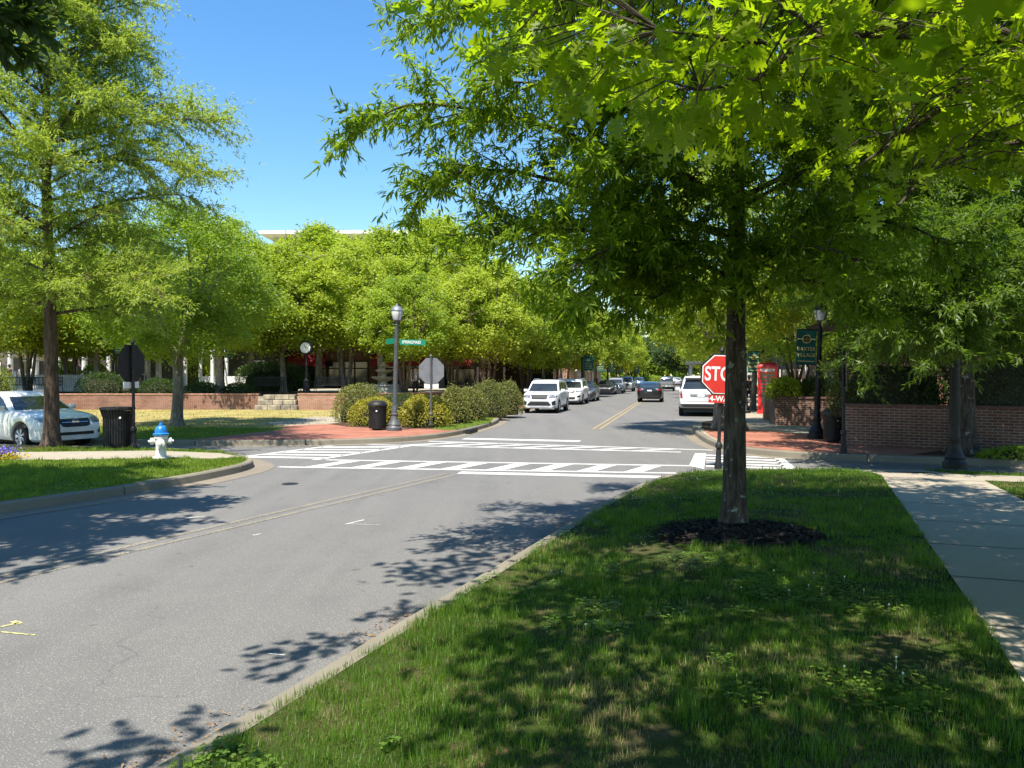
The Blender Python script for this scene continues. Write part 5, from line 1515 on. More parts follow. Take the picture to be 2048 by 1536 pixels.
for a, nm_ in ((0, 'door'), (90, 'side_panel'), (180, 'side_panel'), (270, 'side_panel')):
    g = MB(); Rm = Matrix.Rotation(math.radians(a), 4, 'Z')
    g.box((0, -W_/2 + .05, 1.1), (W_ - .24, .012, 1.6)); g.v = [tuple(Rm @ Vector(p)) for p in g.v]
    r_ = MB(); yy = -W_/2 + .035
    r_.box((0, yy, .33), (W_ - .24, .035, .38))
    for x_ in (-.29, -.16, .16, .29): r_.box((x_, yy, 1.16), (.03, .03, 1.3))
    for k in range(9): r_.box((0, yy - .001, .54 + k * .165), (W_ - .25, .026, .025))
    r_.v = [tuple(Rm @ Vector(p)) for p in r_.v]
    d = r_.build(nm_, M['red_enamel'], t); g.build('pane', M['green_glass'], d)
    s = MB(); s.box((0, -W_/2 - .024, 2.02), (.62, .012, .12)); s.v = [tuple(Rm @ Vector(p)) for p in s.v]
    sg = s.build('sign_panel', M['sign_white'], t)
    text('TELEPHONE', .095, M['trim_black'], sg, tuple(Rm @ Vector((0, -W_/2 - .032, 2.02))), rz=a, sx=.92)

# ---------------------------------------------------------------- plaza: retaining wall, steps, clock, fountain, benches
struct(fill('plaza_paving', [(-40, 39.0), (-24.2, 40.6), (-13.6, 40.7), (-8.2, 39.9), (-6.5, 41.5), (-3.5, 46), (-3.5, 62), (-40, 62)], M['bark_mulch'], PZ - .03))
struct(fill('plaza_floor', [(-40, 47), (-14, 46.4), (-6, 46), (-3.6, 47), (-3.6, 61), (-40, 61)], M['concrete'], PZ - .022))
brick_wall_rot('retaining_wall', 'long orange brick retaining wall of the plaza, dappled, behind the lawn', (-23.8, 40.3), (-13.3, 40.5), .80, .3, .12, 'brick', 'cap')
brick_wall_rot('retaining_wall', 'shaded left end of the plaza retaining wall behind the white sedan', (-40, 38.4), (-24.0, 40.0), .82, .3, .12, 'brick', 'cap')
brick_wall_rot('retaining_wall', 'sunlit right end of the plaza retaining wall beside the stone blocks', (-11.1, 40.2), (-8.2, 39.7), .82, .3, .12, 'brick_pale', 'cap')  # paler brick puts sunlight into this end's colour
wall_run('retaining_wall', 'low brick side wall of the plaza behind the kerbside shrubs', [(-8.2, 39.9), (-6.5, 41.4), (-3.5, 45.9), (-3.5, 62)], .83, .25, .1, 'brick', 'cap')
t = thing('stone_block_wall', 'stepped fieldstone blocks set in the middle of the brick retaining wall', 'stone wall', (-12.2, 40.0, .13))
for k, (w, d, z, h) in enumerate([(2.2, .5, .13, .26), (2.0, .5, .40, .26), (1.85, .5, .67, .24)]):
    m = MB(); x = -w/2 + (k * .1)
    while x < w / 2 - .1:
        bw = rng.uniform(.35, .75); bw = min(bw, w/2 - x); m.bevbox((x + bw/2, .1 * k, z), (bw - .02, d, h), .03); x += bw
    m.build('stone_course', M['stone'], t)
m = MB(); m.box((-11.9, 40.5, .45), (3.0, .3, .8)); st = m.build('stone_backing', M['stone'], None); tag(st, 'rough stone face behind the stepped fieldstone blocks', 'stone wall')
x, y, _ = dist_loc(613, 43, PZ)
t = thing('street_clock', 'black street clock with a round white face on the plaza', 'clock', (x, y, PZ), math.radians(-8))
m = MB(); m.lathe([(.24, 0), (.24, .12), (.19, .16), (.17, .62), (.20, .66), (.15, .74), (.08, .84), (.075, 1.2), (.095, 1.24), (.07, 1.3), (.055, 2.1), (.10, 2.15), (.06, 2.2)], 16); m.build('post', M['black_metal'], t, True)
m = MB(); m.lathe([(.001, -.17), (.36, -.17), (.39, -.12), (.39, .12), (.36, .17), (.001, .17)], 28, (0, 0, 2.52), 'Y'); hd = m.build('clock_head', M['black_metal'], t, True)
m = MB(); m.lathe([(.001, -.004), (.29, -.004), (.29, .004), (.001, .004)], 28, (0, -.178, 2.52), 'Y'); m.build('clock_face', M['clock_face'], hd)
m = MB(); m.tube([(0, -.19, 2.52), (-.05, -.19, 2.70)], .012, 5); m.tube([(0, -.19, 2.52), (.19, -.19, 2.58)], .009, 5)
for k in range(12):
    a = 6.283 * k / 12; m.box((math.sin(a) * .24, -.187, 2.52 + math.cos(a) * .24), (.022, .006, .022))
m.build('clock_hands', M['trim_black'], hd)
x, y, _ = dist_loc(768, 45, PZ)
t = thing('tiered_fountain', 'pale stone tiered fountain behind the golden shrubs', 'fountain', (x, y, PZ - .1))
m = MB(); m.lathe([(1.05, 0), (1.05, .45), (1.10, .48), (1.10, .55), (.95, .55), (.92, .3), (.001, .3)], 28); m.build('basin', M['sandstone'], t, True)
m = MB(); m.lathe([(.30, .3), (.22, .5), (.20, .75), (.30, .80), (.16, .84), (.14, 1.15), (.20, 1.18), (.10, 1.22), (.09, 1.48), (.05, 1.6), (.09, 1.66), (.13, 1.74), (.09, 1.83), (.001, 1.86)], 16); m.build('stem', M['sandstone'], t, True)
for r, z in ((.74, .98), (.52, 1.38), (.27, 1.66)):
    m = MB(); m.lathe([(r * .2, z - .22 * r / .6), (r * .7, z - .12 * r / .6), (r * .95, z - .03), (r, z), (r, z + .03), (r * .9, z + .02), (r * .5, z - .03), (.05, z - .04)], 28); m.build('bowl', M['sandstone'], t, True)

def bench(label, loc, rz, group='black metal benches on the plaza'):
    t = thing('bench', label, 'bench', loc, rz, group)
    m = MB()
    for k in range(6): m.box((0, -.20 + k * .085, .44), (1.7, .055, .025))
    m.build('seat', M['black_metal'], t)
    m = MB()
    for k in range(24): m.box((-.8 + k * 1.6 / 23, .28, .68), (.022, .02, .42))
    m.box((0, .28, .90), (1.7, .04, .04)); m.box((0, .28, .50), (1.7, .03, .03))
    m.build('backrest', M['black_metal'], t)
    for s in (-1, 1):
        l = MB(); l.tube([(s * .84, -.24, 0), (s * .84, -.22, .44), (s * .84, -.24, .64), (s * .84, -.1, .68), (s * .84, .1, .66), (s * .84, .26, .66)], .018, 6); l.tube([(s * .84, .30, 0), (s * .84, .26, .45), (s * .84, .30, .92)], .02, 6)
        l.build('side_frame', M['black_metal'], t)
    return t
for u, d, lab in ((28, 42.2, 'black bench at the left edge below the white picket fence'), (88, 42.0, 'black bench partly behind the brown oak trunk'), (660, 43.5, 'black bench right of the street clock'), (535, 43.5, 'black bench in front of the dark hedge')):
    x, y, _ = dist_loc(u, d, PZ); bench(lab, (x, y, PZ - .02), math.radians(2))

# white picket fence, pergola, porch
x0, y0, _ = dist_loc(-120, 46, PZ); x1, _, _ = dist_loc(182, 46, PZ)
t = thing('picket_fence', 'white picket fence on the plaza behind the black benches', 'fence', (x0, 46, PZ - .02))
L = x1 - x0; m = MB()
k = 0.0
while k < L: m.box((k, 0, .55), (.075, .02, 1.0)); k += .115
m.build('pickets', M['white'], t)
m = MB()
for z in (.2, .9): m.box((L/2, .03, z), (L, .035, .07))
m.build('rail', M['white'], t)
for k in range(5):
    m = MB(); m.box((L * k / 4, .02, .6), (.14, .14, 1.2)); m.box((L * k / 4, .02, 1.22), (.18, .18, .04)); m.box((L * k / 4, .02, 1.26), (.11, .11, .04), 0, .3); m.build('post', M['white'], t)
x0, y0, _ = dist_loc(262, 49, PZ); x1, _, _ = dist_loc(425, 49, PZ)
t = thing('pergola', 'white slatted pergola beam on posts behind the forked elm', 'pergola', (x0, 49, PZ - .02))
L = x1 - x0; m = MB()
for y_ in (0, 2.4): m.box((L/2, y_, 2.55), (L + .4, .10, .22))
for k in range(22): m.box((L * k / 21, 1.2, 2.74), (.07, 3.2, .15))
m.build('beam', M['white'], t)
for k in range(4):
    for y_ in (0, 2.4): m = MB(); m.box((L * k / 3, y_, 1.22), (.18, .18, 2.44)); m.build('post', M['white'], t)
x0, y0, _ = dist_loc(350, 54, PZ)
x0, y0, _ = dist_loc(470, 50.5, PZ)
t = thing('white_screen_wall', 'low white panelled fence left of the dark hedge', 'fence', (x0 - 2.2, 50.5, PZ - .02))
for k in range(4): m = MB(); m.box((.6 + k * 1.25, 0, .55), (1.15, .05, .8)); m.build('panel', M['white'], t)
for k in range(5): m = MB(); m.box((k * 1.25 - .02, 0, .55), (.11, .12, 1.1)); m.build('post', M['white'], t)

def building(name, label, loc, rz, w, d, h, mat, floors, bays, win=(1.2, 1.7), sill=1.0, fh=3.4, roofm='cap', ground=None, parapet=.5, cat='building', glass='glass', frame='white'):
    """box with real window recesses on the front (local -Y) and on the local -X end"""
    t = thing(name, label, cat, loc, rz)
    m = MB(); m.box((w/2, d/2, h/2), (w, d, h)); m.build('wall', M[mat], t)
    c = MB(); c.box((w/2, d/2, h + parapet/2 - .1), (w + .24, d + .24, .3)); c.box((w/2, d/2, h + parapet - .05), (w + .4, d + .4, .12)); c.build('cornice', M[roofm], t)
    for f in range(floors):
        for b in range(bays):
            if f == 0 and ground: continue
            cx = w * (b + .5) / bays; z = f * fh + sill + win[1] / 2
            if z + win[1]/2 > h - .2: continue
            fr = MB()
            for dx in (-1, 1): fr.box((cx + dx * win[0]/2, -.03, z), (.09, .10, win[1] + .1))
            for dz in (-1, 0, 1): fr.box((cx, -.028, z + dz * win[1]/2), (win[0] - .092, .09, .08))
            fr.box((cx, -.025, z), (.05, .07, win[1] - .09))
            fo = fr.build('window', M[frame], t)
            g = MB(); g.box((cx, -.008, z), (win[0], .02, win[1])); g.build('pane', M[glass], fo)
            s = MB(); s.box((cx, -.07, z - win[1]/2 - .09), (win[0] + .25, .16, .09)); s.build('sill', M[roofm], fo)
    return t
bA = building('brick_shop', 'long red brick shop with maroon awnings behind the fountain', (-19, 66, .2), math.radians(-1), 21.5, 14, 7.6, 'brick', 2, 8, (1.3, 1.9), 4.4 - 3.4, 3.9, ground=True)
for k, (u0, u1, gm) in enumerate(((585, 652, 'glass'), (655, 735, 'green_glass'), (752, 862, 'glass'), (880, 985, 'glass'), (995, 1055, 'glass'))):
    xa = (u0 - UC) / F * 65.6 + 19; xb = (u1 - UC) / F * 65.6 + 19
    f = MB(); yb = -.06
    for x_ in np.linspace(xa, xb, 4): f.box((x_, yb, 1.6), (.10, .16, 2.7))
    for z_ in (.3, 2.35, 2.95): f.box(((xa + xb)/2, yb - .004, z_), (xb - xa, .14, .10))
    fo = f.build('shopfront', M['dark_wood'], bA); g = MB(); g.box(((xa+xb)/2, -.03, 1.6), (xb - xa - .05, .03, 2.6)); g.build('pane', M[gm], fo)
    if k != 1:
        a = MB(); n = 7
        vs = [];
        for i in range(n + 1):
            q = i / n * 1.35
            for x_ in (xa - .2, xb + .2): vs.append((x_, -.12 - 1.3 * math.sin(q), 2.55 + 1.15 * math.cos(q)))
        a.add(vs, [(2*i, 2*i+1, 2*i+3, 2*i+2) for i in range(n)])
        q = n * 2; a.add([vs[-2], vs[-1], (vs[-1][0], vs[-1][1], vs[-1][2] - .28), (vs[-2][0], vs[-2][1], vs[-2][2] - .28)], [(0, 1, 2, 3)])
        aw = a.build('awning', M['awning'], bA)
building('porch_house', 'house behind the white columned porch at the left', (-45, 60, .4), math.radians(4), 26, 12, 6.0, 'dark_render', 2, 9, (1.2, 2.1), .6, 3.4)
t = thing('white_porch', 'white columned porch behind the picket fence at the left edge', 'porch', (-39, 54.5, .5))
for k in range(9): m = MB(); m.box((k * 1.75, 0, .15), (.5, .5, .3)); m.lathe([(.19, .3), (.2, .8), (.17, 3.3), (.24, 3.42), (.24, 3.5)], 14, (k * 1.75, 0, 0)); m.build('column', M['white'], t, True)
m = MB(); m.box((7, 0, 3.85), (15, .5, .7)); m.box((7, 2.4, 4.28), (15.4, 5.6, .16)); m.build('beam', M['white'], t)
m = MB(); m.box((7, 2.4, .12), (15, 5.2, .24)); m.build('porch_deck', M['concrete'], t)
bF = building('office_block', 'distant office block with a flat white overhanging roof above the trees', (-37, 118, 0), math.radians(-1), 20, 14, 21.6, 'facade', 6, 8, (1.5, 1.9), 1.0, 3.5, 'roof_white', None, .3)
m = MB(); m.box((11.2, 5.5, 23.4), (24, 17, .5)); m.build('roof', M['roof_white'], bF)
m = MB(); m.box((10.2, 7, 22.5), (18, 11, 1.3)); m.build('roof_storey', M['facade'], bF)
# street row buildings either side, mostly behind foliage
def side_building(label, s0, s1, o, h, mat, bays, left=False, **k):
    L = s1 - s0
    if left:   # front looks towards the street from the left: local -Y faces +RN
        x, y = R(s0, o); rz = math.atan2(RT[1], RT[0])          # local X along the street, front must face right
        t = building('brick_shop', label, (x, y, .15), rz, L, 12, h, mat, 2, bays, (1.3, 1.9), .9, 3.8, **k)
    else:
        x, y = R(s1, o); rz = math.atan2(-RT[1], -RT[0])
        t = building('brick_shop', label, (x, y, .15), rz, L, 12, h, mat, 2, bays, (1.3, 1.9), .9, 3.8, **k)
    return t
side_building('red brick shop on the right behind the phone kiosk', 7.5, 34, 10.0, 8.0, 'brick', 8)
side_building('orange brick shop farther along the right pavement', 36, 62, 10.2, 9.0, 'brick_pale', 8)
side_building('cream rendered shop far along the right pavement', 64, 100, 10.2, 8.0, 'cream', 10)
side_building('brick shop row along the left pavement behind the parasols', 47, 78, -13.5, 8.0, 'brick', 8, True)
side_building('farther brick shop row on the left pavement', 82, 125, -12.5, 9.0, 'brick_pale', 10, True)
# shaded patio with dark posts and a railing above the brown wall
t = thing('patio_railing', 'dark metal patio railing and posts above the left end of the brown wall', 'railing', (9.3, 21.6, .3), math.radians(-10))
m = MB()
for k in range(26): m.box((k * .11, 0, 1.28), (.016, .016, .9))
for z in (.85, 1.72): m.box((1.4, 0, z), (2.9, .04, .04))
m.build('rail', M['black_metal'], t)
for x_ in (-.05, 1.4, 2.9): m = MB(); m.box((x_, .06, 1.5), (.12, .12, 3.0)); m.build('post', M['black_metal'], t)
m = MB(); m.box((1.4, .4, .38), (3.0, .5, .75)); m.build('plinth', M['brick_dark'], t)
m = MB(); m.box((1.4, 1.6, 3.1), (3.6, 3.2, .16)); m.build('canopy', M['dark_wood'], t)
# restaurant patio on the left: dark pergola, railing, closed parasols
x0, y0, _ = dist_loc(955, 58, .2)
t = thing('patio_pergola', 'dark timber patio shelter beside the brick shop, behind the shrubs', 'shelter', (x0, 58, .16), math.radians(4))
m = MB(); m.box((3.0, 1.5, 3.0), (6.6, 4.4, .22)); m.build('roof', M['dark_wood'], t)
for k in range(4):
    for y_ in (-.4, 3.4): m = MB(); m.box((k * 2.0, y_, 1.45), (.16, .16, 2.89)); m.build('post', M['dark_wood'], t)
m = MB()
for k in range(54): m.box((k * .115, -.4, .6), (.022, .02, .95))
for z in (.12, 1.08): m.box((3.05, -.4, z), (6.2, .04, .05))
m.build('railing', M['black_metal'], t)
m = MB(); m.box((3.0, 3.7, 1.4), (6.4, .08, 2.8)); m.build('back_screen', M['dark_wood'], t)
def parasol(label, loc, mat, group='closed patio parasols'):
    t = thing('parasol', label, 'parasol', loc, 0, group)
    m = MB(); m.lathe([(.03, 2.55), (.09, 2.35), (.16, 1.7), (.22, 1.15), (.20, 1.02), (.10, 1.0)], 12)
    m.v = [(x * (1 + .25 * math.sin(5 * math.atan2(y, x))), y * (1 + .25 * math.sin(5 * math.atan2(y, x))), z) for x, y, z in m.v]
    m.build('canopy', M[mat], t, True)
    m = MB(); m.tube([(0, 0, 0), (0, 0, 2.6)], .025, 8); m.lathe([(.25, 0), (.25, .06), (.05, .1)], 12); m.build('pole', M['dark_wood'], t)
for u, d, mat, lab in ((1122, 74, 'canvas_white', 'closed white parasol nearest the dark patio shelter'), (1136, 78, 'sandstone', 'closed beige parasol between the two white ones'), (1157, 80, 'canvas_white', 'closed white parasol beside the nearest green banner'), (1101, 72, 'canvas_red', 'closed red parasol at the end of the dark patio shelter'), (1094, 76, 'canvas_white', 'closed white parasol behind the red one')):
    x, y, _ = dist_loc(u, d, .16); parasol(lab, (x, y, .16), mat)
x, y, _ = dist_loc(1210, 100, .16)
t = thing('market_parasol', 'open white market parasol above the silver van', 'parasol', (x - 1.8, y, .16))
m = MB(); m.lathe([(2.1, 2.35), (2.1, 2.5), (1.0, 2.95), (.001, 3.25)], 8); m.build('canopy', M['canvas_white'], t); m = MB(); m.tube([(0, 0, 0), (0, 0, 3.2)], .04, 8); m.build('pole', M['dark_wood'], t)
# white flat canopy on columns at the far right end
x, y, _ = dist_loc(1378, 92, .15)
t = thing('flat_canopy', 'pale flat canopy on round columns far along the right kerb', 'canopy', (x, y, .15), math.radians(-12))
m = MB(); m.box((2.2, 3, 3.35), (5.2, 8, .35)); m.build('roof', M['facade'], t)
for x_, y_ in ((0.2, -.6), (4.2, -.6), (.2, 6), (4.2, 6)): m = MB(); m.lathe([(.26, 0), (.26, .2), (.19, .3), (.18, 3.17)], 14, (x_, y_, 0)); m.build('column', M['facade'], t, True)
# sign board on the shop behind the planter
x, y, _ = dist_loc(1573, 37.5, 0)
m = MB(); m.box((0, 0, 0), (1.35, .06, 1.25)); o = m.build('shop_sign_board', M['sign_back']); o.location = (x, y, 2.85); o.rotation_euler = (0, 0, math.radians(-30))
tag(o, 'pale grey shop sign board between the phone kiosk and the shaded banner', 'sign board')
# ---------------------------------------------------------------- vehicles
def wheel(parent, x, y, R0, w, spokes=5, rimm='alloy', side=1):
    t = bpy.data.objects.new('wheel', None); link(t, parent); t.location = (x, y, R0)
    bpy.data.objects.remove(t)
    ty = MB(); ty.lathe([(R0 * .62, -w/2), (R0 * .90, -w/2), (R0 * .985, -w * .36), (R0, -w * .2), (R0, w * .2), (R0 * .985, w * .36), (R0 * .90, w/2), (R0 * .66, w/2), (R0 * .62, w * .40), (R0 * .62, -w * .40), (R0 * .62, -w/2)], 30, (x, y, R0), 'X', caps=False)
    wo_ = ty.build('wheel', M['tyre'], parent, True)
    rm = MB(); f = side * w * .42
    rm.lathe([(R0 * .66, f), (R0 * .62, f + side * .01), (R0 * .60, f - side * .03)], 30, (x, y, R0), 'X', caps=False)
    rm.lathe([(.001, f + side * .012), (R0 * .13, f + side * .012), (R0 * .15, f - side * .02)], 12, (x, y, R0), 'X')
    for k in range(spokes):
        for dq in (-.13, .13):
            a = 6.283 * k / spokes + dq
            c0 = (x + f, y + math.cos(a) * R0 * .12, R0 + math.sin(a) * R0 * .12); c1 = (x + f, y + math.cos(a) * R0 * .61, R0 + math.sin(a) * R0 * .61)
            rm.tube([c0, c1], [R0 * .05, R0 * .045], 4)
    rm.build('rim', M[rimm], wo_, True)
    dk = MB(); dk.lathe([(.001, f - side * .045), (R0 * .63, f - side * .045), (R0 * .63, f - side * .06)], 24, (x, y, R0), 'X'); dk.build('backing_disc', M['trim_black'], wo_)  # plain dark disc behind the spokes, standing for the dark wheel inside
    return wo_

def make_car(name, label, cat, spec, paintm, loc, rz, group=None, detail=1.0, zscale=1.0):
    """local frame: nose towards -Y, wheels on z = 0"""
    S_ = spec; L, W, Hh = S_['L'], S_['W'], S_['H']
    root = thing(name, label, cat, loc, rz, group)
    hy = L / 2; R0 = S_.get('R', .33)
    yf = -hy + S_['fo']; yr = yf + S_['wb']; Ra = R0 + .055
    ys = set(np.linspace(-hy, hy, 44).tolist())
    for yw in (yf, yr):
        for q in np.linspace(-1, 1, 15): ys.add(yw + Ra * math.sin(q * math.pi / 2))
        ys |= {yw - Ra - .004, yw + Ra + .004}
    ys |= {-hy + .03, -hy + .07, hy - .03, hy - .07}
    ys = sorted(ys)
    top = S_['top']; bot = S_.get('bot', [(0, .24), (.03, .20), (.97, .26), (1, .34)])
    def ip(tab, y): return float(np.interp((y + hy) / L, [a for a, _ in tab], [b for _, b in tab]))
    def zb(y):
        z = ip(bot, y)
        for yw in (yf, yr):
            if abs(y - yw) < Ra: z = max(z, R0 + math.sqrt(max(0, Ra * Ra - (y - yw) ** 2)) * .97)
        return z
    def hw(y):
        e = S_.get('nose', .62); er = S_.get('tail', .72)
        a = (y + hy) / .75; b = (hy - y) / .6
        k = 1.0
        if a < 1: k = min(k, e + (1 - e) * math.sqrt(max(0, 1 - (1 - a) ** 2)))
        if b < 1: k = min(k, er + (1 - er) * math.sqrt(max(0, 1 - (1 - b) ** 2)))
        return W / 2 * k
    m = MB(); vs = []; rings = []
    fl = S_.get('shoulder', .05)
    for y in ys:
        b, t_, w = zb(y), ip(top, y), hw(y)
        t_ = max(t_, b + .08)
        half = [(0, b), (w * .90, b), (w * .975, b + .10 * (t_ - b)), (w, b + .42 * (t_ - b)), (w * .99, b + .70 * (t_ - b)), (w * .965, t_ - fl * .9), (w * .92, t_ - fl * .15), (w * .72, t_ + .012), (w * .36, t_ + .028), (0, t_ + .034)]
        ring = half + [(-x, z) for x, z in reversed(half[1:-1])]
        vs += [(x, y, z) for x, z in ring]; n = len(ring)
    fs = []
    for i in range(len(ys) - 1):
        for k in range(n): fs.append((i*n + k, i*n + (k+1) % n, (i+1)*n + (k+1) % n, (i+1)*n + k))
    fs.append(tuple(range(n))); fs.append(tuple((len(ys)-1)*n + k for k in reversed(range(n))))
    m.add(vs, fs)
    # cabin
    cab = [( -hy + a * L, z) for a, z in S_['cabin']]
    cp = smooth_path(cab, .09, 2)
    zbelt = min(cab[0][1], cab[-1][1]); ztop = max(z for _, z in cab)
    wb_, wr_ = W / 2 * S_.get('wb_', .93), W / 2 * S_.get('wr', .70)
    def cw(z): return wb_ + (wr_ - wb_) * min(1, max(0, (z - zbelt) / (ztop - zbelt))) ** .9
    vs = []; fs = []
    for y, z in cp:
        w = cw(z); c = .035
        vs += [(-w, y, z - .02), (-w * .93, y, z + .004), (-w * .5, y, z + c * .8), (0, y, z + c), (w * .5, y, z + c * .8), (w * .93, y, z + .004), (w, y, z - .02)]
    for i in range(len(cp) - 1):
        for k in range(6): fs.append((i*7 + k, i*7 + k + 1, (i+1)*7 + k + 1, (i+1)*7 + k))
    base = len(vs); nb = len(cp)
    for y, z in cp: vs += [(-wb_, y, zbelt - .12), (wb_, y, zbelt - .12)]
    for i in range(nb - 1):
        fs.append((i*7, (i+1)*7, base + (i+1)*2, base + i*2)); fs.append((i*7 + 6, base + i*2 + 1, base + (i+1)*2 + 1, (i+1)*7 + 6))
    m.add(vs, fs)
    body = m.build('body', paintm, root, True)
    un = MB(); un.box((0, 0, .36), (W * .80, L * .90, .24)); un.build('underbody', M['trim_black'], root)
    dg = bpy.context.evaluated_depsgraph_get()
    bv = BVHTree.FromPolygons([v.co[:] for v in body.data.vertices], [p.vertices[:] for p in body.data.polygons])
    def patch(nm_, poly, view, mat, off=.006, sp=.07, parent=root, th=.0):
        """poly in (x,z) for front/rear, (y,z) for sides, (x,y) for top; lies on the body"""
        pts = [Vector(p) for p in poly]; k = len(pts)
        xs = [p.x for p in pts]; zs = [p.y for p in pts]
        den = []
        for i in range(k):
            a, b = pts[i], pts[(i+1) % k]; c = max(1, int((b - a).length / sp))
            den += [a.lerp(b, j / c) for j in range(c)]
        k2 = len(den)
        gx, gy = np.meshgrid(np.arange(min(xs), max(xs), sp), np.arange(min(zs), max(zs), sp)); gx = gx.ravel() + sp * .37; gy = gy.ravel() + sp * .41
        kk = inpoly(gx, gy, poly)
        allp = den + [Vector((a, b)) for a, b in zip(gx[kk], gy[kk])]
        r = delaunay_2d_cdt(allp, [(i, (i+1) % k2) for i in range(k2)], [], 1, 1e-5)
        O = {'front': Vector((0, -9, 0)), 'rear': Vector((0, 9, 0)), 'left': Vector((9, 0, 0)), 'right': Vector((-9, 0, 0)), 'top': Vector((0, 0, 9))}[view]
        dr = -O.normalized(); out = []
        for p in r[0]:
            q = {'front': Vector((p.x, 0, p.y)), 'rear': Vector((p.x, 0, p.y)), 'left': Vector((0, p.x, p.y)), 'right': Vector((0, p.x, p.y)), 'top': Vector((p.x, p.y, 0))}[view] + O
            h, nn, _, _ = bv.ray_cast(q, dr)
            out.append((h - dr * off) if h is not None else None)
        ok = [o for o in out if o is not None]
        if not ok: return None
        mean = sum(((o - O).dot(dr) for o in ok)) / len(ok)
        for i, p in enumerate(r[0]):
            if out[i] is None:
                q = {'front': Vector((p.x, 0, p.y)), 'rear': Vector((p.x, 0, p.y)), 'left': Vector((0, p.x, p.y)), 'right': Vector((0, p.x, p.y)), 'top': Vector((p.x, p.y, 0))}[view] + O
                out[i] = q + dr * mean
        mb = MB(); mb.add(out, [tuple(f) for f in r[2]])
        return mb.build(nm_, mat, parent, smooth=False)
    def sym(poly): return [(-x, z) for x, z in reversed(poly)]
    # glass
    A, Bq, Cq, Dq = S_['glass']             # (fraction, z) of windscreen foot, windscreen head, rear glass head, rear glass foot
    def ws(nm_, f, h, view):
        (yf_, z0), (yh, z1) = f, h
        w0, w1 = cw(z0) - .07, cw(z1) - .08
        return patch(nm_, [(-w0, z0 + .015), (w0, z0 + .015), (w1, z1 - .015), (-w1, z1 - .015)], view, M['glass'], .005, .12)
    ws('windscreen', A, Bq, 'front'); ws('rear_window', Dq, Cq, 'rear')
    Y = lambda a: -hy + a * L
    for view in ('left', 'right'):
        for nm_, poly in S_['side_glass']: patch('side_window', [(Y(a), z) for a, z in poly], view, M['glass'], .004, .12)
    for view in ('left', 'right'):
        for a in S_.get('seams', ()):
            z0, z1 = .36, zbelt - .04; patch('door_seam', [(Y(a) - .007, z0), (Y(a) + .007, z0), (Y(a) + .007, z1), (Y(a) - .007, z1)], view, M['trim_black'], .003, .15)
        for a in S_.get('handles', ()): patch('door_handle', [(Y(a) - .09, zbelt - .16), (Y(a) + .09, zbelt - .16), (Y(a) + .09, zbelt - .125), (Y(a) - .09, zbelt - .125)], view, S_.get('handle_mat', paintm), .022, .1)
        if S_.get('cladding'):
            patch('sill_trim', [(Y(.02), .22), (Y(.98), .30), (Y(.98), .40), (Y(.02), .36)], view, M['trim_black'], .004, .1)
    for nm_, view, poly, mat, off, mirror in S_['patches']:
        patch(nm_, poly, view, M[mat] if mat != 'paint' else paintm, off, .05)
        if mirror: patch(nm_, sym(poly), view, M[mat] if mat != 'paint' else paintm, off, .05)
    for s in (-1, 1):
        mm = MB(); mm.bevbox((s * (wb_ + .13), Y(A[0]) + .35, A[1] + .06), (.20, .10, .14), .035); mm.tube([(s * (wb_ - .02), Y(A[0]) + .37, A[1] + .0), (s * (wb_ + .08), Y(A[0]) + .36, A[1] + .03)], .025, 6)
        mm.build('mirror', paintm, root, True)
    if S_.get('rails'):
        for s in (-1, 1):
            rr = MB(); rr.tube([(s * (wr_ - .06), Y(.40), ztop + .0), (s * (wr_ - .06), Y(.44), ztop + .055), (s * (wr_ - .06), Y(.86), ztop + .05), (s * (wr_ - .06), Y(.90), ztop - .02)], .018, 6); rr.build('roof_rail', M[S_['rails']], root, True)
    for yw in (yf, yr):
        for s in (-1, 1): wheel(root, s * (W / 2 - .12), yw, R0, .225, S_.get('spokes', 5), S_.get('rim', 'alloy'), s)
    for fn in S_.get('extra', ()): fn(root, Y, W, bv, paintm)
    return root

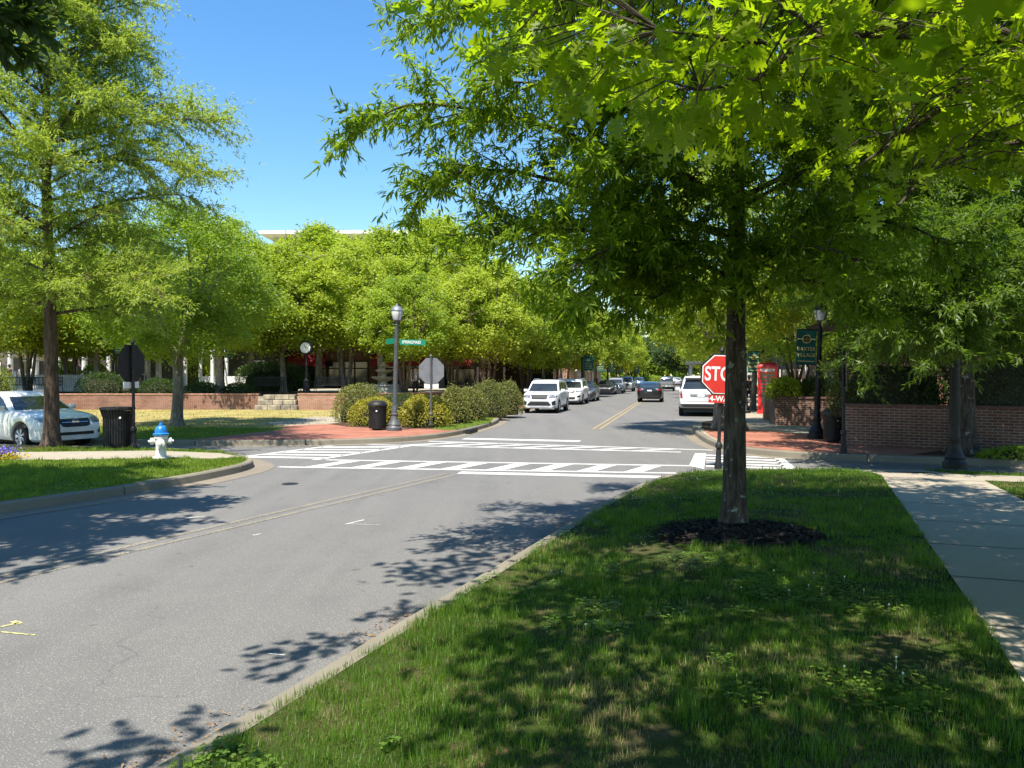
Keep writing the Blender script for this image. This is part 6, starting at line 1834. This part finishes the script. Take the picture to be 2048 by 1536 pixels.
def rect(x0, z0, x1, z1): return [(x0, z0), (x1, z0), (x1, z1), (x0, z1)]
def emblem_ring(root, Y, W, bv, pm):
    h, _, _, _ = bv.ray_cast(Vector((0, -9, .70)), Vector((0, 1, 0)))
    m = MB(); n = 24
    vs = []; 
    for k in range(n):
        a = 6.283 * k / n; vs.append((math.cos(a) * .075, h.y - .03, .70 + math.sin(a) * .06))
    m.tube(vs + [vs[0]], .011, 6, cap=False); m.box((0, h.y - .032, .70), (.20, .014, .032)); m.build('emblem', M['chrome'], root, True)
SEDAN = dict(L=4.86, W=1.83, H=1.47, wb=2.78, fo=.96, R=.335, nose=.60, tail=.72,
    top=[(0, .50), (.006, .60), (.02, .70), (.05, .775), (.12, .86), (.22, .93), (.30, .965), (.5, .98), (.8, 1.02), (.88, 1.05), (.97, 1.05), (.995, .95), (1, .80)],
    cabin=[(.275, .94), (.435, 1.425), (.475, 1.455), (.60, 1.45), (.74, 1.33), (.90, 1.03)],
    glass=((.275, .985), (.42, 1.36), (.70, 1.37), (.87, 1.06)), wr=.68,
    side_glass=[('f', [(.335, .985), (.505, .985), (.505, 1.355), (.455, 1.35), (.41, 1.24)]), ('r', [(.525, .985), (.72, 1.0), (.74, 1.13), (.68, 1.30), (.60, 1.36), (.525, 1.358)])],
    seams=(.305, .515, .70), handles=(.475, .665), spokes=7,
    patches=[('grille', 'front', [(-.46, .78), (.46, .78), (.38, .60), (.28, .57), (-.28, .57), (-.38, .60)], 'trim_black', .012, False),
             ('headlight', 'front', [(.47, .77), (.60, .80), (.80, .83), (.84, .80), (.82, .72), (.66, .66), (.50, .66)], 'headlamp', .012, True),
             ('lower_grille', 'front', rect(-.48, .36, .48, .44), 'trim_black', .010, False),
             ('fog_recess', 'front', [(.60, .38), (.76, .42), (.76, .52), (.62, .47)], 'trim_black', .010, True),
             ('grille_bar', 'front', [(-.36, .685), (.36, .685), (.36, .70), (-.36, .70)], 'chrome', .020, False),
             ('tail_light', 'rear', [(.56, .94), (.84, .97), (.85, .86), (.58, .85)], 'tail_red', .010, True),
             ('number_plate', 'rear', rect(-.16, .80, .16, .90), 'plate', .014, False),
             ('rear_bumper_trim', 'rear', rect(-.62, .33, .62, .46), 'trim_black', .008, False)],
    extra=(emblem_ring,))
SEDAN2 = dict(SEDAN); SEDAN2['extra'] = ()
CROSS = dict(L=4.75, W=1.85, H=1.70, wb=2.85, fo=.92, R=.36, nose=.68, tail=.80, wr=.76,
    top=[(0, .52), (.006, .66), (.02, .86), (.05, .96), (.14, 1.04), (.25, 1.08), (.5, 1.10), (.9, 1.13), (.985, 1.12), (.997, 1.0), (1, .85)],
    bot=[(0, .30), (.03, .24), (.97, .30), (1, .38)],
    cabin=[(.245, 1.05), (.375, 1.60), (.42, 1.665), (.60, 1.68), (.85, 1.65), (.93, 1.56), (.985, 1.12)],
    glass=((.25, 1.09), (.362, 1.53), (.93, 1.56), (.965, 1.15)),
    side_glass=[('f', [(.315, 1.11), (.49, 1.11), (.49, 1.565), (.43, 1.55), (.38, 1.42)]), ('r', [(.51, 1.11), (.68, 1.115), (.68, 1.565), (.51, 1.57)]), ('q', [(.70, 1.12), (.86, 1.20), (.88, 1.40), (.86, 1.54), (.70, 1.56)])],
    seams=(.285, .50, .69), handles=(.46, .645), rails='chrome', cladding=True, spokes=5,
    patches=[('grille', 'front', [(-.45, .95), (.45, .95), (.38, .72), (-.38, .72)], 'trim_black', .012, False),
             ('headlight', 'front', [(.46, .93), (.86, .96), (.86, .82), (.48, .78)], 'headlamp', .012, True),
             ('lower_grille', 'front', [(-.46, .62), (.46, .62), (.62, .44), (.56, .40), (-.56, .40), (-.62, .44)], 'trim_black', .012, False),
             ('skid_plate', 'front', [(-.5, .39), (.5, .39), (.44, .31), (-.44, .31)], 'alloy', .016, False),
             ('fog_recess', 'front', [(.62, .60), (.82, .66), (.82, .44), (.66, .42)], 'trim_black', .010, True),
             ('tail_light', 'rear', [(.56, 1.08), (.86, 1.10), (.88, .86), (.60, .88)], 'tail_red', .010, True),
             ('number_plate', 'rear', rect(-.16, .82, .16, .93), 'plate', .014, False),
             ('rear_bumper_trim', 'rear', rect(-.80, .38, .80, .58), 'trim_black', .010, False)])
CROSS2 = dict(CROSS, L=4.4, W=1.80, nose=.62)
CROSS2['patches'] = [('grille', 'front', [(-.44, .90), (.44, .90), (.40, .80), (-.40, .80)], 'trim_black', .012, False), ('grille_bar', 'front', rect(-.60, .885, .60, .935), 'chrome', .02, False),
    ('headlight', 'front', [(.48, .96), (.84, 1.0), (.84, .88), (.50, .85)], 'headlamp', .012, True), ('lower_grille', 'front', [(-.50, .52), (.50, .52), (.42, .38), (-.42, .38)], 'trim_black', .012, False),
    ('fog_recess', 'front', [(.58, .60), (.80, .64), (.80, .52), (.60, .48)], 'trim_black', .010, True), ('number_plate', 'front', rect(-.16, .60, .16, .70), 'plate', .014, False)] + CROSS['patches'][5:]
SUV = dict(CROSS, L=5.25, W=2.04, H=1.92, wb=3.05, fo=.98, R=.41, tail=.88, nose=.8, wr=.73,
    top=[(0, .60), (.006, .8), (.02, 1.0), (.06, 1.10), (.20, 1.16), (.3, 1.18), (.9, 1.20), (.985, 1.20), (.997, 1.1), (1, .95)],
    bot=[(0, .36), (.03, .30), (.97, .40), (1, .46)],
    cabin=[(.27, 1.15), (.37, 1.68), (.45, 1.86), (.6, 1.895), (.88, 1.87), (.945, 1.80), (.99, 1.20)],
    glass=((.28, 1.2), (.39, 1.74), (.945, 1.76), (.975, 1.27)), rails='chrome', rim='alloy',
    side_glass=[('f', [(.33, 1.21), (.50, 1.21), (.50, 1.76), (.44, 1.74), (.40, 1.6)]), ('r', [(.52, 1.21), (.70, 1.21), (.70, 1.77), (.52, 1.77)]), ('q', [(.72, 1.21), (.92, 1.24), (.92, 1.70), (.86, 1.76), (.72, 1.77)])],
    patches=[('tail_light', 'rear', [(.84, 1.18), (.93, 1.20), (.95, .86), (.83, .86)], 'tail_red', .012, True), ('number_plate_recess', 'rear', [(-.52, 1.06), (.52, 1.06), (.46, .92), (-.46, .92)], 'sign_back', .008, False),
             ('number_plate', 'rear', rect(-.16, .93, .16, 1.04), 'plate', .016, False), ('rear_bumper_trim', 'rear', rect(-.96, .44, .96, .60), 'trim_black', .012, False), ('tailgate_seam', 'rear', rect(-.86, .72, .86, .735), 'trim_black', .004, False),
             ('rear_wiper', 'rear', [(-.02, 1.30), (.34, 1.34), (.34, 1.355), (-.02, 1.32)], 'trim_black', .012, False), ('grille', 'front', [(-.6, 1.0), (.6, 1.0), (.5, .72), (-.5, .72)], 'trim_black', .012, False), ('headlight', 'front', [(.62, 1.02), (.92, 1.04), (.92, .88), (.64, .86)], 'headlamp', .012, True)])
def spoiler(root, Y, W, bv, pm):
    m = MB(); m.bevbox((0, Y(.955), 1.835), (1.45, .30, .05), .02); m.build('spoiler', pm, root, True)
SUV['extra'] = (spoiler,)
TRUCK = dict(CROSS, L=5.5, W=1.92, H=1.85, wb=3.35, fo=.95, R=.40, tail=.93, nose=.85, wr=.78, rails=None,
    top=[(0, .62), (.006, .85), (.02, 1.02), (.06, 1.10), (.2, 1.16), (.3, 1.18), (.66, 1.18), (.70, 1.20), (.985, 1.20), (.997, 1.16), (1, 1.0)],
    bot=[(0, .40), (.03, .36), (.97, .46), (1, .52)],
    cabin=[(.26, 1.14), (.35, 1.66), (.42, 1.80), (.5, 1.83), (.60, 1.80), (.645, 1.66), (.68, 1.15)],
    glass=((.27, 1.18), (.37, 1.70), (.64, 1.68), (.665, 1.26)),
    side_glass=[('f', [(.31, 1.19), (.47, 1.19), (.47, 1.70), (.41, 1.68), (.36, 1.5)]), ('r', [(.49, 1.19), (.62, 1.19), (.615, 1.60), (.58, 1.69), (.49, 1.71)])],
    seams=(.29, .48, .66), handles=(.45, .60),
    patches=[('tail_light', 'rear', [(.78, 1.16), (.92, 1.17), (.92, .86), (.78, .86)], 'tail_red', .012, True), ('rear_bumper', 'rear', rect(-.92, .56, .92, .74), 'chrome', .05, False), ('number_plate', 'rear', rect(-.16, .60, .16, .72), 'plate', .07, False), ('tailgate_panel', 'rear', rect(-.74, .80, .74, 1.15), 'p_grey', .01, False),
             ('grille', 'front', [(-.6, 1.02), (.6, 1.02), (.5, .76), (-.5, .76)], 'trim_black', .012, False), ('headlight', 'front', [(.62, 1.02), (.88, 1.04), (.88, .86), (.64, .86)], 'headlamp', .012, True)])
TO = -math.radians(12.4); AWAY = TO + math.pi
# parked / waiting white sedan at the left edge
a = math.radians(-27)
fx, fy = -11.45, 20.25     # middle of its nose
hd = Vector((math.cos(a), math.sin(a)))
c = Vector((fx, fy)) - hd * 2.43
make_car('sedan', 'white sedan behind the brown oak trunk at the left edge, nose towards the slatted bin', 'car', SEDAN, M['p_pearl'], (c.x, c.y, 0), math.atan2(hd.x, -hd.y))
def park(spec, pm, name, lab, u, d, facing, front=True, group=None, cat='car'):
    """u, d: photo column and distance of the end that faces the camera"""
    x = (u - UC) / F * d
    cc = Vector((x, d)) + Vector(tuple(RT)) * spec['L'] / 2
    return make_car(name, lab, cat, spec, M[pm], (cc.x, cc.y, 0), facing, group)
GP_ = 'cars parked along the left kerb'; GD = 'vehicles driving away'
park(CROSS, 'p_white', 'crossover', 'front white crossover parked nose first beside the dark shrubs', 1078, 39.0, TO, group=GP_)
park(CROSS2, 'p_white', 'crossover', 'second white crossover with a chrome grille bar, parked right behind the first', 1136, 50.5, TO, group=GP_)
park(SEDAN2, 'p_dark', 'sedan', 'dark sedan mostly hidden behind the second white crossover', 1163, 56.5, TO, group=GP_)
park(SEDAN2, 'p_black', 'sedan', 'black sedan under the shaded banner, parked facing the camera', 1209, 77.0, TO, group=GP_)
park(CROSS, 'p_silver', 'crossover', 'silver crossover under the white market parasol', 1229, 85.5, TO, group=GP_)
park(TRUCK, 'p_grey', 'pickup_truck', 'grey pickup parked farthest along the left kerb row', 1250, 93.5, TO, group=GP_, cat='truck')
park(CROSS2, 'p_blue', 'crossover', 'blue crossover parked at the far end on the left', 1277, 138, TO, group=GP_)
park(SEDAN2, 'p_blue', 'sedan', 'blue sedan at the far end under the sunlit shrubs', 1301, 146, TO, group=GP_)
park(SEDAN2, 'p_black', 'sedan', 'black sedan driving away in the middle of the far road', 1299, 55.5, AWAY, group=GD)
park(TRUCK, 'p_dark', 'pickup_truck', 'grey pickup driving away beyond the black sedan', 1333, 96, AWAY, group=GD, cat='truck')
park(CROSS, 'p_silver', 'crossover', 'silver crossover driving away beyond the pickup', 1352, 132, AWAY, group=GD)
park(SUV, 'p_white', 'large_car', 'large white four wheel drive parked at the right kerb behind the near stop sign', 1402, 35.8, AWAY, group='cars parked on the right')
park(CROSS, 'p_white', 'crossover', 'white crossover parked beyond the large white car on the right', 1404, 62, AWAY, group='cars parked on the right')
park(SEDAN2, 'p_dark', 'sedan', 'dark car parked at the far right before the pale canopy', 1374, 112, AWAY, group='cars parked on the right')

# ---------------------------------------------------------------- people (a few small far figures)
def skinned(nm_, J, edges, mat, parent, sub=1):
    me = bpy.data.meshes.new(nm_)
    keys = list(J); idx = {k: i for i, k in enumerate(keys)}
    me.from_pydata([J[k][0] for k in keys], [(idx[a], idx[b]) for a, b in edges], [])
    o = bpy.data.objects.new(nm_, me); COL.objects.link(o)
    sk = o.modifiers.new('skin', 'SKIN'); sk.use_smooth_shade = True
    for i, k in enumerate(keys):
        r = J[k][1]; r = r if hasattr(r, '__len__') else (r, r)
        me.skin_vertices[0].data[i].radius = r
    me.skin_vertices[0].data[0].use_root = True
    ss = o.modifiers.new('sub', 'SUBSURF'); ss.levels = sub; ss.render_levels = sub
    dg = bpy.context.evaluated_depsgraph_get()
    m2 = bpy.data.meshes.new_from_object(o.evaluated_get(dg))
    bpy.data.objects.remove(o)
    m2.materials.clear(); m2.materials.append(mat)
    return link(bpy.data.objects.new(nm_, m2), parent)
CLOTH = {}
def cloth(name, c):
    if name not in CLOTH: CLOTH[name] = pbr(name + '_cloth', c, tuple(x * .8 for x in c), 9, .9)
    return CLOTH[name]
def person(label, loc, rz, pose, shirt, legs, hair=(.03, .02, .015), group=None, stride=.0):
    t = thing('person', label, 'person', loc, rz, group)
    sit = pose == 'sit'
    hz = .50 if sit else .95
    J = {'pelvis': ((0, 0, hz), (.13, .10)), 'waist': ((0, .0, hz + .16), (.115, .085)), 'chest': ((0, .01, hz + .38), (.145, .10)), 'neck0': ((0, 0, hz + .55), (.07, .06)), 'neck': ((0, -.01, hz + .60), .05),
         'chin': ((0, -.035, hz + .66), (.055, .065)), 'head': ((0, -.015, hz + .74), (.075, .09)), 'crown': ((0, 0, hz + .82), (.06, .07))}
    E = [('pelvis', 'waist'), ('waist', 'chest'), ('chest', 'neck0'), ('neck0', 'neck'), ('neck', 'chin'), ('chin', 'head'), ('head', 'crown')]
    shirtJ = {k: (J[k][0], tuple(q * 1.10 for q in J[k][1])) for k in ('pelvis', 'waist', 'chest', 'neck0')}
    shirtE = E[:3]
    legJ = {'pelvis': (J['pelvis'][0], (.145, .115))}; legE = []
    for s in (-1, 1):
        n = 'r' if s < 0 else 'l'
        f = stride * s
        sh = (s * .17, .01, hz + .47); el = (s * .23, .03 - f * .3, hz + .20); wr = (s * .20, -.14 - f * .4 if not sit else -.25, hz + .02 if not sit else hz + .13)
        J['sh' + n] = (sh, .052); J['el' + n] = (el, .042); J['wr' + n] = (wr, .028)
        pm_ = (wr[0], wr[1] - .045, wr[2] - .05); J['palm' + n] = (pm_, (.030, .018))
        E += [('neck0', 'sh' + n), ('sh' + n, 'el' + n), ('el' + n, 'wr' + n), ('wr' + n, 'palm' + n)]
        for k in range(4):
            a = (pm_[0] + (k - 1.5) * .014, pm_[1] - .030, pm_[2] - .045 - .004 * (k % 3)); b = (a[0], a[1] - .008, a[2] - .035 + .003 * k)
            J['f%s%d' % (n, k)] = (a, .0085); J['g%s%d' % (n, k)] = (b, .0075); E += [('palm' + n, 'f%s%d' % (n, k)), ('f%s%d' % (n, k), 'g%s%d' % (n, k))]
        J['th' + n] = ((pm_[0] - s * .032, pm_[1] - .03, pm_[2] - .015), .009); E.append(('palm' + n, 'th' + n))
        shirtJ['sh' + n] = (sh, .064); shirtJ['el' + n] = (tuple(a * .45 + b * .55 for a, b in zip(sh, el)), .058); shirtE += [('neck0', 'sh' + n), ('sh' + n, 'el' + n)]
        hip = (s * .09, 0, hz - .04)
        if sit: kn = (s * .11, -.42, hz - .02); an = (s * .11, -.44, .09)
        else: kn = (s * .10, -.03 - f * .5, .50); an = (s * .10, .02 - f, .09)
        to = (an[0], an[1] - .16, .035)
        J['hip' + n] = (hip, .085); J['kn' + n] = (kn, .056); J['an' + n] = (an, .038); J['toe' + n] = (to, (.04, .03))
        E += [('pelvis', 'hip' + n), ('hip' + n, 'kn' + n), ('kn' + n, 'an' + n), ('an' + n, 'toe' + n)]
        legJ['hip' + n] = (hip, .095); legJ['kn' + n] = (kn, .068); legJ['an' + n] = (tuple(q for q in an), .052); legE += [('pelvis', 'hip' + n), ('hip' + n, 'kn' + n), ('kn' + n, 'an' + n)]
    b = skinned('body', J, E, M['skin'], t)
    skinned('shirt', shirtJ, shirtE, cloth(*shirt), t); skinned('trousers', legJ, legE, cloth(*legs), t)
    h = MB(); bm = bmesh.new(); bmesh.ops.create_uvsphere(bm, u_segments=14, v_segments=9, radius=1); bm.verts.index_update()
    h.add([(v.co.x * .088, v.co.y * .102 + .012, hz + .775 + v.co.z * .085 - (.03 if v.co.y > 0 else -.012) ) for v in bm.verts], [[v.index for v in f.verts] for f in bm.faces]); bm.free()
    h.build('hair', pbr('hair', hair, tuple(q * .7 for q in hair), 30, .7), t, True)
    return t
def at(u, d): return ((u - UC) / F * d, d)
WHT = ('white', (.62, .62, .60)); BLK = ('black', (.02, .02, .022)); GRY = ('grey', (.22, .23, .25)); NVY = ('navy', (.03, .04, .08)); RED = ('red', (.35, .05, .05)); TAN = ('khaki', (.32, .26, .17))
GPp = 'people seated on the porch patio'
for u, d, sh, lab in ((19, 49.5, BLK, 'person in black seated behind the picket fence at the left edge'), (42, 51, GRY, 'person in grey seated between two others behind the picket fence'), (60, 49.5, WHT, 'person in a white shirt seated behind the picket fence')):
    x, y = at(u, d); person(lab, (x, y, PZ + .35), math.radians(160), 'sit', sh, BLK, group=GPp)
for u, d, z, rz, po, sh, lg, lab in ((831, 44, .62, 10, 'stand', GRY, BLK, 'person in a grey top standing right of the fountain'), (1498, 41, .15, 190, 'stand', BLK, NVY, 'person in dark clothes walking past the red phone kiosk'), (1192, 84, .16, 10, 'stand', BLK, BLK, 'small person in black by the lamp with a shaded banner'), (905, 52, .4, 150, 'stand', WHT, TAN, 'person in white behind the right part of the golden shrubs'), (1058, 66, .16, 70, 'stand', NVY, GRY, 'person in navy on the patio behind the front white crossover')):
    x, y = at(u, d); person(lab, (x, y, z), math.radians(rz), po, sh, lg, stride=.18 if u == 1498 else 0)
